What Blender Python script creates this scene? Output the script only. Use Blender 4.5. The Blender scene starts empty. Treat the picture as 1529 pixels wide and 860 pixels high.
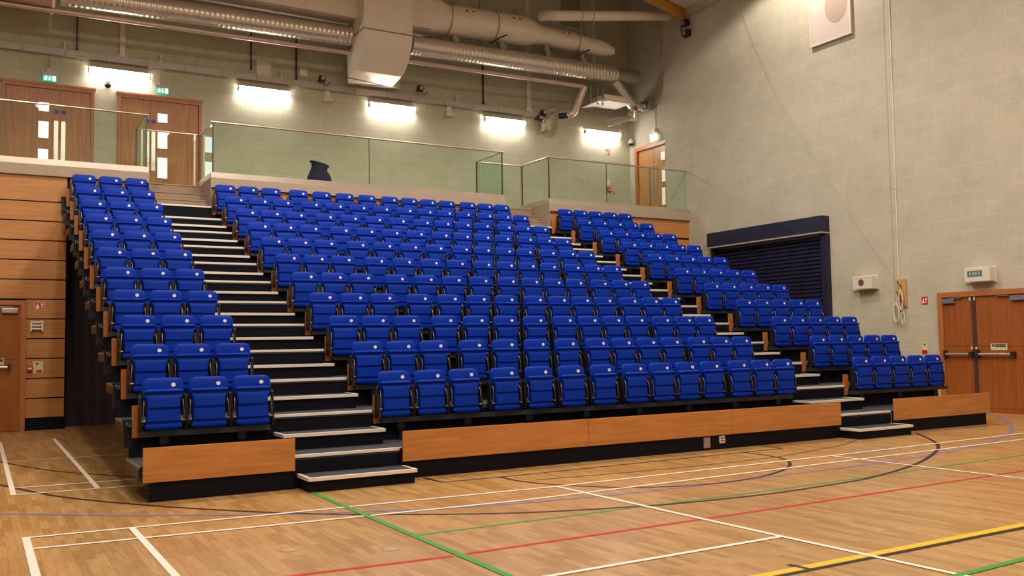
import bpy, bmesh, math, random
from mathutils import Vector, Matrix
random.seed(7)
S = bpy.context.scene
COL = S.collection
PI = math.pi

# ------------------------------------------------------------------ materials
MATS = {}
def new_mat(name):
    m = bpy.data.materials.new(name); m.use_nodes = True
    nt = m.node_tree
    b = nt.nodes['Principled BSDF']
    MATS[name] = m
    return m, nt, b
def link(nt, a, b): nt.links.new(a, b)
def simple(name, col, rough=.5, metal=0., var=.06, scale=9., bump=0., spec=None):
    m, nt, b = new_mat(name)
    tc = nt.nodes.new('ShaderNodeTexCoord'); no = nt.nodes.new('ShaderNodeTexNoise')
    no.inputs['Scale'].default_value = scale; no.inputs['Detail'].default_value = 4
    link(nt, tc.outputs['Object'], no.inputs['Vector'])
    mx = nt.nodes.new('ShaderNodeMix'); mx.data_type = 'RGBA'
    mx.inputs['A'].default_value = (*[c*(1-var) for c in col], 1)
    mx.inputs['B'].default_value = (*[min(1, c*(1+var)) for c in col], 1)
    link(nt, no.outputs['Fac'], mx.inputs['Factor'])
    link(nt, mx.outputs['Result'], b.inputs['Base Color'])
    b.inputs['Roughness'].default_value = rough; b.inputs['Metallic'].default_value = metal
    if spec is not None: b.inputs['Specular IOR Level'].default_value = spec
    if bump:
        bp = nt.nodes.new('ShaderNodeBump'); bp.inputs['Strength'].default_value = bump; bp.inputs['Distance'].default_value = .01
        link(nt, no.outputs['Fac'], bp.inputs['Height']); link(nt, bp.outputs['Normal'], b.inputs['Normal'])
    return m
def emit(name, col, strength):
    m, nt, b = new_mat(name)
    b.inputs['Base Color'].default_value = (*col, 1)
    b.inputs['Emission Color'].default_value = (*col, 1)
    b.inputs['Emission Strength'].default_value = strength
    return m
def swizzle(nt, order):
    tc = nt.nodes.new('ShaderNodeTexCoord'); sp = nt.nodes.new('ShaderNodeSeparateXYZ'); cb = nt.nodes.new('ShaderNodeCombineXYZ')
    link(nt, tc.outputs['Object'], sp.inputs[0])
    for i, a in enumerate(order):
        if a: link(nt, sp.outputs[a], cb.inputs[i])
    return cb.outputs[0]
def blockwork(name, order, c1, c2, mortar, msize=.008, off=(0, 0, 0)):
    m, nt, b = new_mat(name)
    v = swizzle(nt, order)
    mp = nt.nodes.new('ShaderNodeMapping'); mp.inputs['Location'].default_value = off
    link(nt, v, mp.inputs['Vector']); v = mp.outputs[0]
    br = nt.nodes.new('ShaderNodeTexBrick')
    br.inputs['Scale'].default_value = 1; br.inputs['Brick Width'].default_value = .56; br.inputs['Row Height'].default_value = .28
    br.inputs['Mortar Size'].default_value = msize; br.inputs['Mortar Smooth'].default_value = .3
    br.inputs['Color1'].default_value = (*c1, 1); br.inputs['Color2'].default_value = (*c2, 1); br.inputs['Mortar'].default_value = (*mortar, 1)
    br.inputs['Bias'].default_value = -.2
    link(nt, v, br.inputs['Vector'])
    n1 = nt.nodes.new('ShaderNodeTexNoise'); n1.inputs['Scale'].default_value = 1.3; n1.inputs['Detail'].default_value = 6; n1.inputs['Roughness'].default_value = .7
    link(nt, v, n1.inputs['Vector'])
    mx = nt.nodes.new('ShaderNodeMix'); mx.data_type = 'RGBA'; mx.blend_type = 'MULTIPLY'; mx.inputs['Factor'].default_value = 1
    cr = nt.nodes.new('ShaderNodeValToRGB'); cr.color_ramp.elements[0].position = .3; cr.color_ramp.elements[0].color = (.86, .87, .86, 1)
    cr.color_ramp.elements[1].position = .7; cr.color_ramp.elements[1].color = (1.06, 1.04, 1.05, 1)
    link(nt, n1.outputs['Fac'], cr.inputs[0]); link(nt, br.outputs['Color'], mx.inputs['A']); link(nt, cr.outputs[0], mx.inputs['B'])
    n2 = nt.nodes.new('ShaderNodeTexNoise'); n2.inputs['Scale'].default_value = 60; n2.inputs['Detail'].default_value = 3
    link(nt, v, n2.inputs['Vector'])
    mx2 = nt.nodes.new('ShaderNodeMix'); mx2.data_type = 'RGBA'; mx2.blend_type = 'MULTIPLY'; mx2.inputs['Factor'].default_value = .12
    link(nt, mx.outputs['Result'], mx2.inputs['A']); link(nt, n2.outputs['Color'], mx2.inputs['B'])
    link(nt, mx2.outputs['Result'], b.inputs['Base Color'])
    b.inputs['Roughness'].default_value = .85; b.inputs['Specular IOR Level'].default_value = .25
    bp = nt.nodes.new('ShaderNodeBump'); bp.inputs['Strength'].default_value = .35; bp.inputs['Distance'].default_value = .006; bp.invert = True
    link(nt, br.outputs['Fac'], bp.inputs['Height']); link(nt, bp.outputs['Normal'], b.inputs['Normal'])
    return m
def wood(name, c1, c2, order=('X', 'Y', 'Z'), stretch=(1.2, 14, 14), rough=.4, spec=.4):
    m, nt, b = new_mat(name)
    v = swizzle(nt, order)
    mp = nt.nodes.new('ShaderNodeMapping'); mp.inputs['Scale'].default_value = stretch
    link(nt, v, mp.inputs['Vector'])
    n = nt.nodes.new('ShaderNodeTexNoise'); n.inputs['Scale'].default_value = 1.6; n.inputs['Detail'].default_value = 6; n.inputs['Distortion'].default_value = .5
    link(nt, mp.outputs[0], n.inputs['Vector'])
    cr = nt.nodes.new('ShaderNodeValToRGB'); cr.color_ramp.elements[0].position = .32; cr.color_ramp.elements[0].color = (*c1, 1)
    cr.color_ramp.elements[1].position = .7; cr.color_ramp.elements[1].color = (*c2, 1)
    link(nt, n.outputs['Fac'], cr.inputs[0]); link(nt, cr.outputs[0], b.inputs['Base Color'])
    b.inputs['Roughness'].default_value = rough; b.inputs['Specular IOR Level'].default_value = spec
    return m
def floor_mat():
    m, nt, b = new_mat('maple_floor')
    v = swizzle(nt, ('Y', 'X', None))
    br = nt.nodes.new('ShaderNodeTexBrick')
    br.offset = .37; br.offset_frequency = 2; br.squash_frequency = 3; br.squash = 1.3
    br.inputs['Scale'].default_value = 1; br.inputs['Brick Width'].default_value = .46; br.inputs['Row Height'].default_value = .072
    br.inputs['Mortar Size'].default_value = .0012; br.inputs['Mortar Smooth'].default_value = .5
    br.inputs['Color1'].default_value = (.375, .205, .068, 1); br.inputs['Color2'].default_value = (.53, .325, .135, 1); br.inputs['Mortar'].default_value = (.32, .16, .065, 1)
    br.inputs['Bias'].default_value = .15
    link(nt, v, br.inputs['Vector'])
    mp = nt.nodes.new('ShaderNodeMapping'); mp.inputs['Scale'].default_value = (2.2, 30, 1)
    link(nt, v, mp.inputs['Vector'])
    n = nt.nodes.new('ShaderNodeTexNoise'); n.inputs['Scale'].default_value = 1.5; n.inputs['Detail'].default_value = 6; n.inputs['Roughness'].default_value = .6
    link(nt, mp.outputs[0], n.inputs['Vector'])
    cr = nt.nodes.new('ShaderNodeValToRGB'); cr.color_ramp.elements[0].position = .3; cr.color_ramp.elements[0].color = (.80, .76, .72, 1)
    cr.color_ramp.elements[1].position = .7; cr.color_ramp.elements[1].color = (1.08, 1.06, 1.05, 1)
    link(nt, n.outputs['Fac'], cr.inputs[0])
    mx = nt.nodes.new('ShaderNodeMix'); mx.data_type = 'RGBA'; mx.blend_type = 'MULTIPLY'; mx.inputs['Factor'].default_value = 1
    link(nt, br.outputs['Color'], mx.inputs['A']); link(nt, cr.outputs[0], mx.inputs['B'])
    n3 = nt.nodes.new('ShaderNodeTexNoise'); n3.inputs['Scale'].default_value = .5; n3.inputs['Detail'].default_value = 3
    link(nt, v, n3.inputs['Vector'])
    c3 = nt.nodes.new('ShaderNodeValToRGB'); c3.color_ramp.elements[0].position = .35; c3.color_ramp.elements[0].color = (.93, .90, .86, 1)
    c3.color_ramp.elements[1].position = .65; c3.color_ramp.elements[1].color = (1.03, 1.03, 1.03, 1)
    link(nt, n3.outputs['Fac'], c3.inputs[0])
    m2 = nt.nodes.new('ShaderNodeMix'); m2.data_type = 'RGBA'; m2.blend_type = 'MULTIPLY'; m2.inputs['Factor'].default_value = 1
    link(nt, mx.outputs['Result'], m2.inputs['A']); link(nt, c3.outputs[0], m2.inputs['B'])
    link(nt, m2.outputs['Result'], b.inputs['Base Color'])
    b.inputs['Roughness'].default_value = .27; b.inputs['Specular IOR Level'].default_value = .45
    return m
def spiral_metal(name, col, rough, metal):
    m = simple(name, col, rough, metal, .08, 12); nt = m.node_tree; b = nt.nodes['Principled BSDF']
    tc = nt.nodes.new('ShaderNodeTexCoord'); wv = nt.nodes.new('ShaderNodeTexWave'); wv.bands_direction = 'X'; wv.inputs['Scale'].default_value = 2.6; wv.inputs['Distortion'].default_value = .3
    link(nt, tc.outputs['Object'], wv.inputs['Vector'])
    bp = nt.nodes.new('ShaderNodeBump'); bp.inputs['Strength'].default_value = .5; bp.inputs['Distance'].default_value = .015
    link(nt, wv.outputs['Fac'], bp.inputs['Height']); link(nt, bp.outputs['Normal'], b.inputs['Normal'])
    return m
def glass_mat():
    m, nt, b = new_mat('balustrade_glass')
    nt.nodes.remove(b)
    out = nt.nodes['Material Output']
    tr = nt.nodes.new('ShaderNodeBsdfTransparent'); tr.inputs[0].default_value = (.905, .965, .93, 1)
    gl = nt.nodes.new('ShaderNodeBsdfGlossy'); gl.inputs['Roughness'].default_value = .02; gl.inputs['Color'].default_value = (.9, 1, .95, 1)
    fr = nt.nodes.new('ShaderNodeFresnel'); fr.inputs['IOR'].default_value = 1.4
    mx = nt.nodes.new('ShaderNodeMixShader')
    ge = nt.nodes.new('ShaderNodeNewGeometry'); mt = nt.nodes.new('ShaderNodeMath'); mt.operation = 'MULTIPLY'; iv = nt.nodes.new('ShaderNodeMath'); iv.operation = 'SUBTRACT'; iv.inputs[0].default_value = 1
    link(nt, ge.outputs['Backfacing'], iv.inputs[1]); link(nt, fr.outputs[0], mt.inputs[0]); link(nt, iv.outputs[0], mt.inputs[1])
    link(nt, mt.outputs[0], mx.inputs[0]); link(nt, tr.outputs[0], mx.inputs[1]); link(nt, gl.outputs[0], mx.inputs[2]); link(nt, mx.outputs[0], out.inputs['Surface'])
    return m

BLK_B = blockwork('back_blockwork', ('X', 'Z', None), (.56, .535, .41), (.54, .515, .395), (.43, .41, .31), .0055, (.1, .02, 0))
BLK_R = blockwork('side_blockwork', ('Y', 'Z', None), (.545, .505, .415), (.525, .487, .40), (.61, .575, .48), .007, (.2, .1, 0))
FLOOR = floor_mat()
BEECH_X = wood('beech_panel', (.42, .165, .043), (.56, .235, .068), ('X', 'Y', 'Z'), (1.2, 14, 14))
BEECH_V = wood('beech_end', (.33, .11, .026), (.42, .155, .040), ('Z', 'X', 'Y'), (1.2, 14, 14))
CLAD = wood('cladding_wood', (.40, .17, .055), (.50, .225, .08), ('X', 'Y', 'Z'), (.9, 12, 16), .42)
DOORW = wood('door_veneer', (.31, .105, .024), (.46, .18, .045), ('Z', 'X', 'Y'), (.8, 12, 12), .38)
DOORH = wood('hall_door_veneer', (.26, .075, .017), (.34, .108, .026), ('Z', 'X', 'Y'), (.8, 12, 12), .35)
FRAMEW = wood('door_frame_wood', (.36, .12, .035), (.44, .165, .05), ('Z', 'X', 'Y'), (1, 14, 14), .4)
BLUE = simple('seat_blue_polymer', (.001, .031, .38), .48, 0, .06, 30, spec=.14)
BADGE = simple('white_number_badge', (.85, .84, .80), .4)
STEEL_D = simple('dark_powder_coated_steel', (.012, .012, .018), .42, .2, spec=.3)
ROD = simple('polished_arm_rod', (.22, .19, .17), .3, .9)
RAILM = simple('grey_seat_rail_steel', (.040, .040, .055), .45, .4)
DECK = simple('charcoal_deck_covering', (.045, .047, .062), .8, 0, .2, 60, .1, spec=.2)
RISER = simple('black_riser_board', (.004, .004, .010), .7, 0, .1, 40, spec=.15)
NOSE = simple('aluminium_nosing', (.80, .72, .69), .4, .15)
KICK = simple('black_kickboard', (.004, .004, .011), .6, 0, .1, spec=.15)
CONC = simple('precast_concrete', (.37, .285, .225), .75, 0, .1, 14, .1)
CONC2 = simple('concrete_step_tread', (.30, .205, .145), .7, 0, .1, 14, .1)
CHAN = simple('brushed_steel_channel', (.62, .55, .50), .28, .8, .22, 1.1)
HRAIL = simple('satin_steel_handrail', (.58, .50, .42), .3, .85)
POSTM = simple('dark_glass_post', (.05, .045, .04), .4, .3)
GLASS = glass_mat()
CURT = simple('dark_curtain', (.060, .046, .064), .9, 0, .25, 3)
NAVY = simple('navy_shutter_steel', (.016, .015, .048), .45, .2)
GREYT = simple('grey_trunking', (.42, .37, .34), .5, .2)
WHITEP = simple('white_painted_metal', (.70, .62, .53), .45)
DUCTW = simple('cream_duct_sheet', (.84, .75, .67), .42, .1, .05, 3)
GALV = spiral_metal('galvanised_spiral_duct', (.72, .66, .60), .30, .72)
FOIL = simple('foil_lagged_pipe', (.62, .47, .40), .38, .5, .1, 9)
DARKM = simple('dark_metal', (.03, .028, .03), .5, .3)
YEL = simple('yellow_roof_beam_paint', (.55, .28, .045), .5)
ROOFM = simple('roof_deck_sheet', (.74, .66, .60), .6, 0, .04, 2)
LAMP = emit('lamp_diffuser', (1., .95, .85), 38)
WINL = emit('daylit_vision_pane', (.95, .93, 1.), 1.6)
WINB = emit('daylit_vision_pane_dim', (.80, .84, .95), .75)
GREEN_S = emit('exit_sign_green', (.01, .42, .24), .8)
WHITE_S = emit('exit_sign_white', (.9, 1, .95), 1.6)
WIND = emit('corridor_vision_pane', (.85, .78, .66), .35)
RED_S = simple('red_sign', (.50, .012, .012), .4)
WHT_S = simple('white_sign_ink', (.8, .74, .68), .5)
CREAM_S = simple('cream_sign', (.62, .55, .33), .5)
GREEN_P = simple('dark_green_print', (.015, .06, .03), .5)
BLUE_S = simple('blue_sign', (.02, .03, .30), .45)
STEEL = simple('satin_stainless_steel', (.50, .45, .42), .32, .8)
NAVYC = simple('navy_cloth', (.010, .009, .040), .9, 0, .25, 12, .2)
PLY = simple('pale_timber_board', (.52, .30, .085), .6, 0, .15, 10)
ROPE = simple('white_rope', (.68, .60, .50), .85, 0, .15, 60)
MAROON = simple('maroon_grille', (.16, .05, .08), .6)
PANELP = simple('pale_wall_panel', (.60, .52, .50), .5, 0, .03, 2)
PANELO = simple('tan_disc', (.42, .33, .26), .6)
PLASTIC = simple('white_plastic', (.68, .62, .55), .45)
SIGN_T = simple('teal_display', (.10, .17, .18), .35)
LINEC = {'white': simple('white_court_paint', (.80, .71, .64), .5, spec=.2), 'green': simple('green_court_paint', (.06, .28, .055), .5, spec=.2),
         'red': simple('red_court_paint', (.50, .025, .025), .5, spec=.2), 'black': simple('black_court_paint', (.022, .012, .012), .5, spec=.2),
         'yellow': simple('yellow_court_paint', (.72, .45, .03), .5, spec=.2), 'blue': simple('blue_court_paint', (.19, .16, .36), .5, spec=.2),
         'purple': simple('faded_purple_court_paint', (.34, .20, .24), .5, spec=.2), 'olive': simple('olive_court_paint', (.12, .09, .025), .5, spec=.2)}

# ------------------------------------------------------------------ mesh builder
class MB:
    def __init__(s): s.v = []; s.f = []
    def add(s, vs, fs):
        o = len(s.v); s.v += [tuple(v) for v in vs]; s.f += [tuple(i+o for i in f) for f in fs]; return s
    def box(s, x0, x1, y0, y1, z0, z1):
        v = [(x, y, z) for z in (z0, z1) for y in (y0, y1) for x in (x0, x1)]
        return s.add(v, [(0, 2, 3, 1), (4, 5, 7, 6), (0, 1, 5, 4), (2, 6, 7, 3), (0, 4, 6, 2), (1, 3, 7, 5)])
    def loft(s, rings, cap=True):
        n = len(rings[0]); v = [p for r in rings for p in r]; f = []
        for k in range(len(rings)-1):
            for i in range(n):
                j = (i+1) % n
                f.append((k*n+i, k*n+j, (k+1)*n+j, (k+1)*n+i))
        if cap:
            f.append(tuple(reversed(range(n)))); f.append(tuple((len(rings)-1)*n+i for i in range(n)))
        return s.add(v, f)
    def tube(s, path, r, n=10, cap=True):
        P = [Vector(p) for p in path]; rings = []
        R = r if isinstance(r, (list, tuple)) else [r]*len(P)
        up = None
        for i, p in enumerate(P):
            a = P[max(i-1, 0)]; b = P[min(i+1, len(P)-1)]; t = (b-a).normalized()
            if up is None:
                up = Vector((0, 0, 1)) if abs(t.z) < .9 else Vector((0, 1, 0))
            u = t.cross(up).normalized(); w = u.cross(t).normalized(); up = w
            rings.append([p+(u*math.cos(2*PI*k/n)+w*math.sin(2*PI*k/n))*R[i] for k in range(n)])
        return s.loft(rings, cap)
    def cyl(s, p0, p1, r, n=16): return s.tube([p0, p1], r, n)
    def prism(s, poly, axis, a, b):
        def P(u, w, t): return {'x': (t, u, w), 'y': (u, t, w), 'z': (u, w, t)}[axis]
        return s.loft([[P(u, w, a) for u, w in poly], [P(u, w, b) for u, w in poly]])
    def build(s, name, mat, parent=None, smooth=None, bevel=0, loc=None):
        me = bpy.data.meshes.new(name); me.from_pydata(s.v, [], s.f); me.update()
        bm = bmesh.new(); bm.from_mesh(me); bmesh.ops.recalc_face_normals(bm, faces=bm.faces)
        if bevel: bmesh.ops.bevel(bm, geom=list(bm.edges), offset=bevel, segments=2, affect='EDGES', profile=.6)
        bm.to_mesh(me); bm.free()
        me.materials.append(mat)
        if smooth is not None:
            me.shade_smooth(); me.set_sharp_from_angle(angle=math.radians(smooth))
        o = bpy.data.objects.new(name, me); COL.objects.link(o)
        if parent: o.parent = parent
        if loc: o.location = loc
        return o
def tag(o, label=None, cat=None, group=None, kind=None):
    if label: o['label'] = label
    if cat: o['category'] = cat
    if group: o['group'] = group
    if kind: o['kind'] = kind
    return o
def empty(name, loc, label=None, cat=None, group=None, kind=None):
    o = bpy.data.objects.new(name, None); COL.objects.link(o); o.location = loc; o.empty_display_size = .1
    return tag(o, label, cat, group, kind)
def off(mb, loc):
    mb.v = [(a-loc[0], b-loc[1], c-loc[2]) for a, b, c in mb.v]; return mb
def part(mb, name, mat, root, **k):
    """a child whose coordinates were given in world space"""
    return off(mb, root.location).build(name, mat, root, **k)
def copy_tree(o, parent=None):
    c = o.copy(); COL.objects.link(c)
    if parent: c.parent = parent
    for ch in o.children: copy_tree(ch, c)
    return c
def circle(cx, cy, r, n=24): return [(cx+r*math.cos(2*PI*i/n), cy+r*math.sin(2*PI*i/n)) for i in range(n)]
def catmull(pts, k=8):
    P = [Vector((p[0], p[1], p[2] if len(p) > 2 else 0)) for p in pts]; out = []
    for i in range(len(P)-1):
        a = P[i-1] if i else P[0]*2-P[1]; b = P[i]; c = P[i+1]; d = P[i+2] if i+2 < len(P) else P[-1]*2-P[-2]
        for j in range(k):
            t = j/k
            out.append(.5*((2*b)+(c-a)*t+(2*a-5*b+4*c-d)*t*t+(3*b-a-3*c+d)*t**3))
    out.append(P[-1]); return out
ORD = ['zeroth', 'first', 'second', 'third', 'fourth', 'fifth', 'sixth', 'seventh', 'eighth', 'ninth', 'tenth', 'eleventh', 'twelfth', 'thirteenth', 'fourteenth']

# ------------------------------------------------------------------ camera
CAM = (-4.76975, -11.07740, 1.56974); YAW, PIT, ROL = .52678317, .06063595, -.01541426
cd = bpy.data.cameras.new('camera'); cam = bpy.data.objects.new('camera', cd); COL.objects.link(cam)
cd.sensor_width = 36; cd.lens = 36*1374.1368/1529; cd.clip_end = 200
fw = Vector((math.sin(YAW)*math.cos(PIT), math.cos(YAW)*math.cos(PIT), math.sin(PIT)))
r0 = Vector((math.cos(YAW), -math.sin(YAW), 0)); u0 = r0.cross(fw)
rr = math.cos(ROL)*r0+math.sin(ROL)*u0; uu = -math.sin(ROL)*r0+math.cos(ROL)*u0
cam.matrix_world = Matrix(((rr.x, uu.x, -fw.x, CAM[0]), (rr.y, uu.y, -fw.y, CAM[1]), (rr.z, uu.z, -fw.z, CAM[2]), (0, 0, 0, 1)))
S.camera = cam

# ------------------------------------------------------------------ room shell
XR, YB, XS, XL, YF, GF = 13.35, 12.7, 13.6, -13.0, -17.0, 5.27
def struct(mb, name, mat, label=None, parent=None, **k):
    o = mb.build(name, mat, parent, **k); o['kind'] = 'structure'
    if label: o['label'] = label
    return o
fl = struct(MB().box(XL, XR+.3, YF, YB+.3, -.2, 0), 'floor', FLOOR, 'varnished maple strip sports hall floor with painted court lines')
struct(MB().box(XL, XS+.3, YB, YB+.3, GF-.2, 21), 'wall_back', BLK_B, 'pale green grey blockwork wall behind the gallery')
struct(MB().box(XL, XS+.3, YB, YB+.3, 0, GF-.2), 'wall_back_lower', BLK_B, 'blockwork wall below the gallery floor, hidden behind the seating')
struct(MB().box(XR, XR+.3, YF, 10.62, 0, 11.46), 'wall_right', BLK_R, 'tall pale blockwork side wall right of the seating')
struct(MB().box(XS, XS+.3, 10.62, YB, GF-.6, 14.5), 'wall_gallery_side', BLK_R, 'short blockwork wall with a door at the right end of the gallery')
struct(MB().box(XL-.3, XL, YF, YB, 0, 21), 'wall_left', BLK_R, 'blockwork wall at the far left of the hall')
struct(MB().box(XL, XR, YF-.3, YF, 0, 19), 'wall_front', BLK_B, 'blockwork wall behind the viewer')
# pitched roof over the hall: eave above the right wall, rising to the left, corrugated deck; the gallery has a higher roof of its own
sl = math.tan(math.radians(13))
YJ = 9.68
def roof(name, y0, y1, lift, lab):
    rf = MB(); n = int((y1-y0)/.2)
    for i in range(n):
        ya, yb = y0+(y1-y0)*i/n, y0+(y1-y0)*(i+1)/n; a, b = (.03 if i % 2 else 0), (.03 if (i+1) % 2 else 0)
        x0, x1 = XR+.55, XL-.3; z0, z1 = 11.45-.55*sl+lift, 11.45+(XR-XL+.3)*sl+lift
        rf.add([(x0, ya, z0+a), (x0, yb, z0+b), (x1, yb, z1+b), (x1, ya, z1+a)], [(0, 1, 2, 3)])
    struct(rf, name, ROOFM, lab)
roof('ceiling', YF, YJ, 0, 'pale corrugated roof deck sloping down to the right wall')
roof('ceiling_gallery', YJ, YB+.3, 2.4, 'higher dark roof over the gallery')
up = MB().loft([[(x, yy, 11.45+(XR-x)*sl+zz) for yy, zz in ((YJ, 0), (YJ+.04, 0), (YJ+.04, 2.4), (YJ, 2.4))] for x in (XR+.5, XL-.3)])
struct(up, 'trim_bulkhead', ROOFM, 'upstand between the hall roof and the gallery roof')
bt = MB()
for (w, za, zb) in ((.08, 0, .03), (.012, .03, .26), (.08, .26, .29)):
    bt.loft([[(x, 9.58-w, zc+za), (x, 9.58+w, zc+za), (x, 9.58+w, zc+zb), (x, 9.58-w, zc+zb)] for x, zc in ((XR+.05, 11.25+(13-XR-.05)*sl), (XL, 11.25+(13-XL)*sl))])
tag(bt.build('roof_beam', YEL), 'yellow painted steel roof beam sloping down to the wall top', 'beam', kind='structure')
struct(MB().box(XR, XR+.3, 9.66, 10.62, 11.46, 14), 'wall_right_upper', BLK_R, 'top of the right wall beside the gallery roof')
# wall top trim under the roof and a movement joint in the right wall
struct(MB().box(XR-.06, XR, YF, 9.45, 11.20, 11.28), 'trim_1', GREYT, 'grey flashing along the top of the right wall')
struct(MB().box(XR-.004, XR, 2.67, 2.69, 2.0, 11.0), 'trim_2', simple('joint_sealant', (.38, .34, .25), .8), 'dark vertical movement joint in the right wall')

# ------------------------------------------------------------------ painted court lines (thin paint, parts of the floor)
SEG = [
 ('white',.055,[(-4.395,7.34),(-4.395,.49)],0),('white',.055,[(-3.55,7.44),(-3.55,.49)],0),
 ('white',.05,[(-4.42,.50),(-2.5,.37)],0),('white',.05,[(-4.39,1.07),(-2.5,.94)],0),
 ('purple',.05,[(-4.8,7.7),(-2.2,7.36)],0),('purple',.04,[(-4.8,7.31),(-2.2,6.79)],0),('white',.04,[(-4.39,4.0),(-2.5,3.94)],0),
 ('white',.05,[(-4.41,-2.21),(-2.38,-2.34),(.76,-2.49),(5.17,-2.42),(9.89,-2.26),(11.5,-2.2)],0),
 ('white',.05,[(-4.36,-2.73),(-2.52,-2.87),(-.01,-3.04),(3.65,-2.93),(9.03,-2.77),(11,-2.72)],0),
 ('white',.055,[(-3.56,-2.25),(-3.55,-4.9)],0),('white',.06,[(-4.385,-2.19),(-4.385,-4.9)],0),
 ('white',.05,[(.75,-2.5),(.81,-5.65),(.89,-7.8)],0),('white',.05,[(-2.0,-5.74),(.82,-5.7)],0),('white',.05,[(5.18,-2.43),(5.24,-6)],0),
 ('green',.06,[(-1.61,-1.2),(-1.63,-6.2)],0),('green',.045,[(-1.6,-3.98),(2.37,-4.01),(7.21,-3.85),(9,-3.8)],0),('green',.06,[(.5,-7.22),(3,-7.13)],0),
 ('red',.05,[(-3.4,-4.70),(-1.68,-4.83)],0),('red',.05,[(-1.56,-4.82),(1.71,-4.78),(5.82,-4.68),(8,-4.63)],0),
 ('yellow',.085,[(-.9,-6.51),(2.82,-6.48),(5,-6.46)],0),('black',.05,[(-.9,-6.575),(2.67,-6.56),(5,-6.55)],0),('black',.05,[(.16,-6.38),(.18,-6.57)],0),
 ('blue',.05,[(-5.2,-.2),(-4.55,-.74),(-3.45,-1.61),(-2.26,-2.38),(-1.55,-2.70),(-.69,-3.03),(.52,-3.25),(1.88,-3.32),(3.24,-3.30),(4.6,-3.27),(6.15,-3.16),(7.68,-2.86),(8.47,-2.62),(9.61,-2.17),(10.48,-1.7),(11.5,-1.01),(12.46,-.25),(13.02,.38)],1),
 ('black',.05,[(-5,2.4),(-4.5,1.45),(-4.21,.66),(-3.85,-.16),(-3.15,-1.23),(-2.34,-2.2),(-1.6,-2.85),(-.43,-3.58),(.76,-3.98),(1.3,-4.08),(2.22,-4.16),(3.14,-4.12),(4.02,-4.01),(5.28,-3.62),(6.4,-3.09),(7.25,-2.57),(7.91,-1.99),(8.61,-1.22)],1),
 ('black',.035,[(-4.6,4.6),(-4.37,3.8),(-3.88,2.51),(-3.47,1.82),(-2.98,1.1),(-2.6,.6)],1),
 ('black',.045,[(.6,-1.46),(.64,-1.94),(.86,-2.43),(1.36,-3.0),(2.11,-3.31),(2.92,-3.28),(3.52,-3.08),(3.98,-2.81),(4.34,-2.45),(4.53,-2.02),(4.57,-1.4)],1),
 ('black',.035,[(-.13,-1.47),(.9,-1.49),(5.34,-1.42)],0),('black',.045,[(-.16,-1.0),(-.14,-1.47)],0),('black',.035,[(5.32,-1.42),(5.34,-1.0)],0),
 ('olive',.035,[(.83,-1.94),(2.6,-2.1),(4.38,-2.08),(5.35,-1.89),(6.28,-1.65),(7.06,-1.3)],1),
]
for k, (c, w, pts, curve) in enumerate(SEG):
    P = catmull(pts, 10) if curve else [Vector((p[0], p[1], 0)) for p in pts]
    vs = []; z = .0012+.00006*k
    if c == 'white': z = .0042+.00006*k
    if c == 'green' and w > .05: z = .005
    for i, p in enumerate(P):
        t = (P[min(i+1, len(P)-1)]-P[max(i-1, 0)]).normalized(); nrm = Vector((-t.y, t.x, 0))*w/2
        vs += [(p.x+nrm.x, p.y+nrm.y, z), (p.x-nrm.x, p.y-nrm.y, z)]
    fs = [(2*i, 2*i+1, 2*i+3, 2*i+2) for i in range(len(P)-1)]
    o = MB().add(vs, fs).build('court_line', LINEC[c], fl); o['label'] = f'{c} painted court line'; o['kind'] = 'structure'
for (x, y) in ((-2.646, -3.928), (-1.978, -4.345), (.664, -4.361), (3.53, -4.30)):
    r = .075 if x < 0 else .05
    ring = MB().loft([[(x+r*math.cos(a*PI/16), y+r*math.sin(a*PI/16), zz) for a in range(32)] for zz in (0, .003)])
    o = ring.build('floor_socket', STEEL, fl); o['label'] = 'round metal socket cover set in the floor'
    MB().loft([[(x+r*.75*math.cos(a*PI/16), y+r*.75*math.sin(a*PI/16), zz) for a in range(32)] for zz in (0, .0036)]).build('socket_lid', simple('socket_lid_wood%d' % int(x*10), (.50, .30, .14), .35), o)

# ------------------------------------------------------------------ telescopic seating
T, R = .9395, .3908
MX = [0, .5033, 1.0061, 1.6344, 2.189, 2.7417, 3.2945, 3.877, 4.3889, 4.895, 5.4015, 5.9865, 6.4969, 6.9807]
LX = [-2.825, -2.325, -1.825]
RX = [8.931, 9.431, 9.931, 10.431, 10.931]
Z0 = 1.165                        # height of the number badge in the front row

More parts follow.
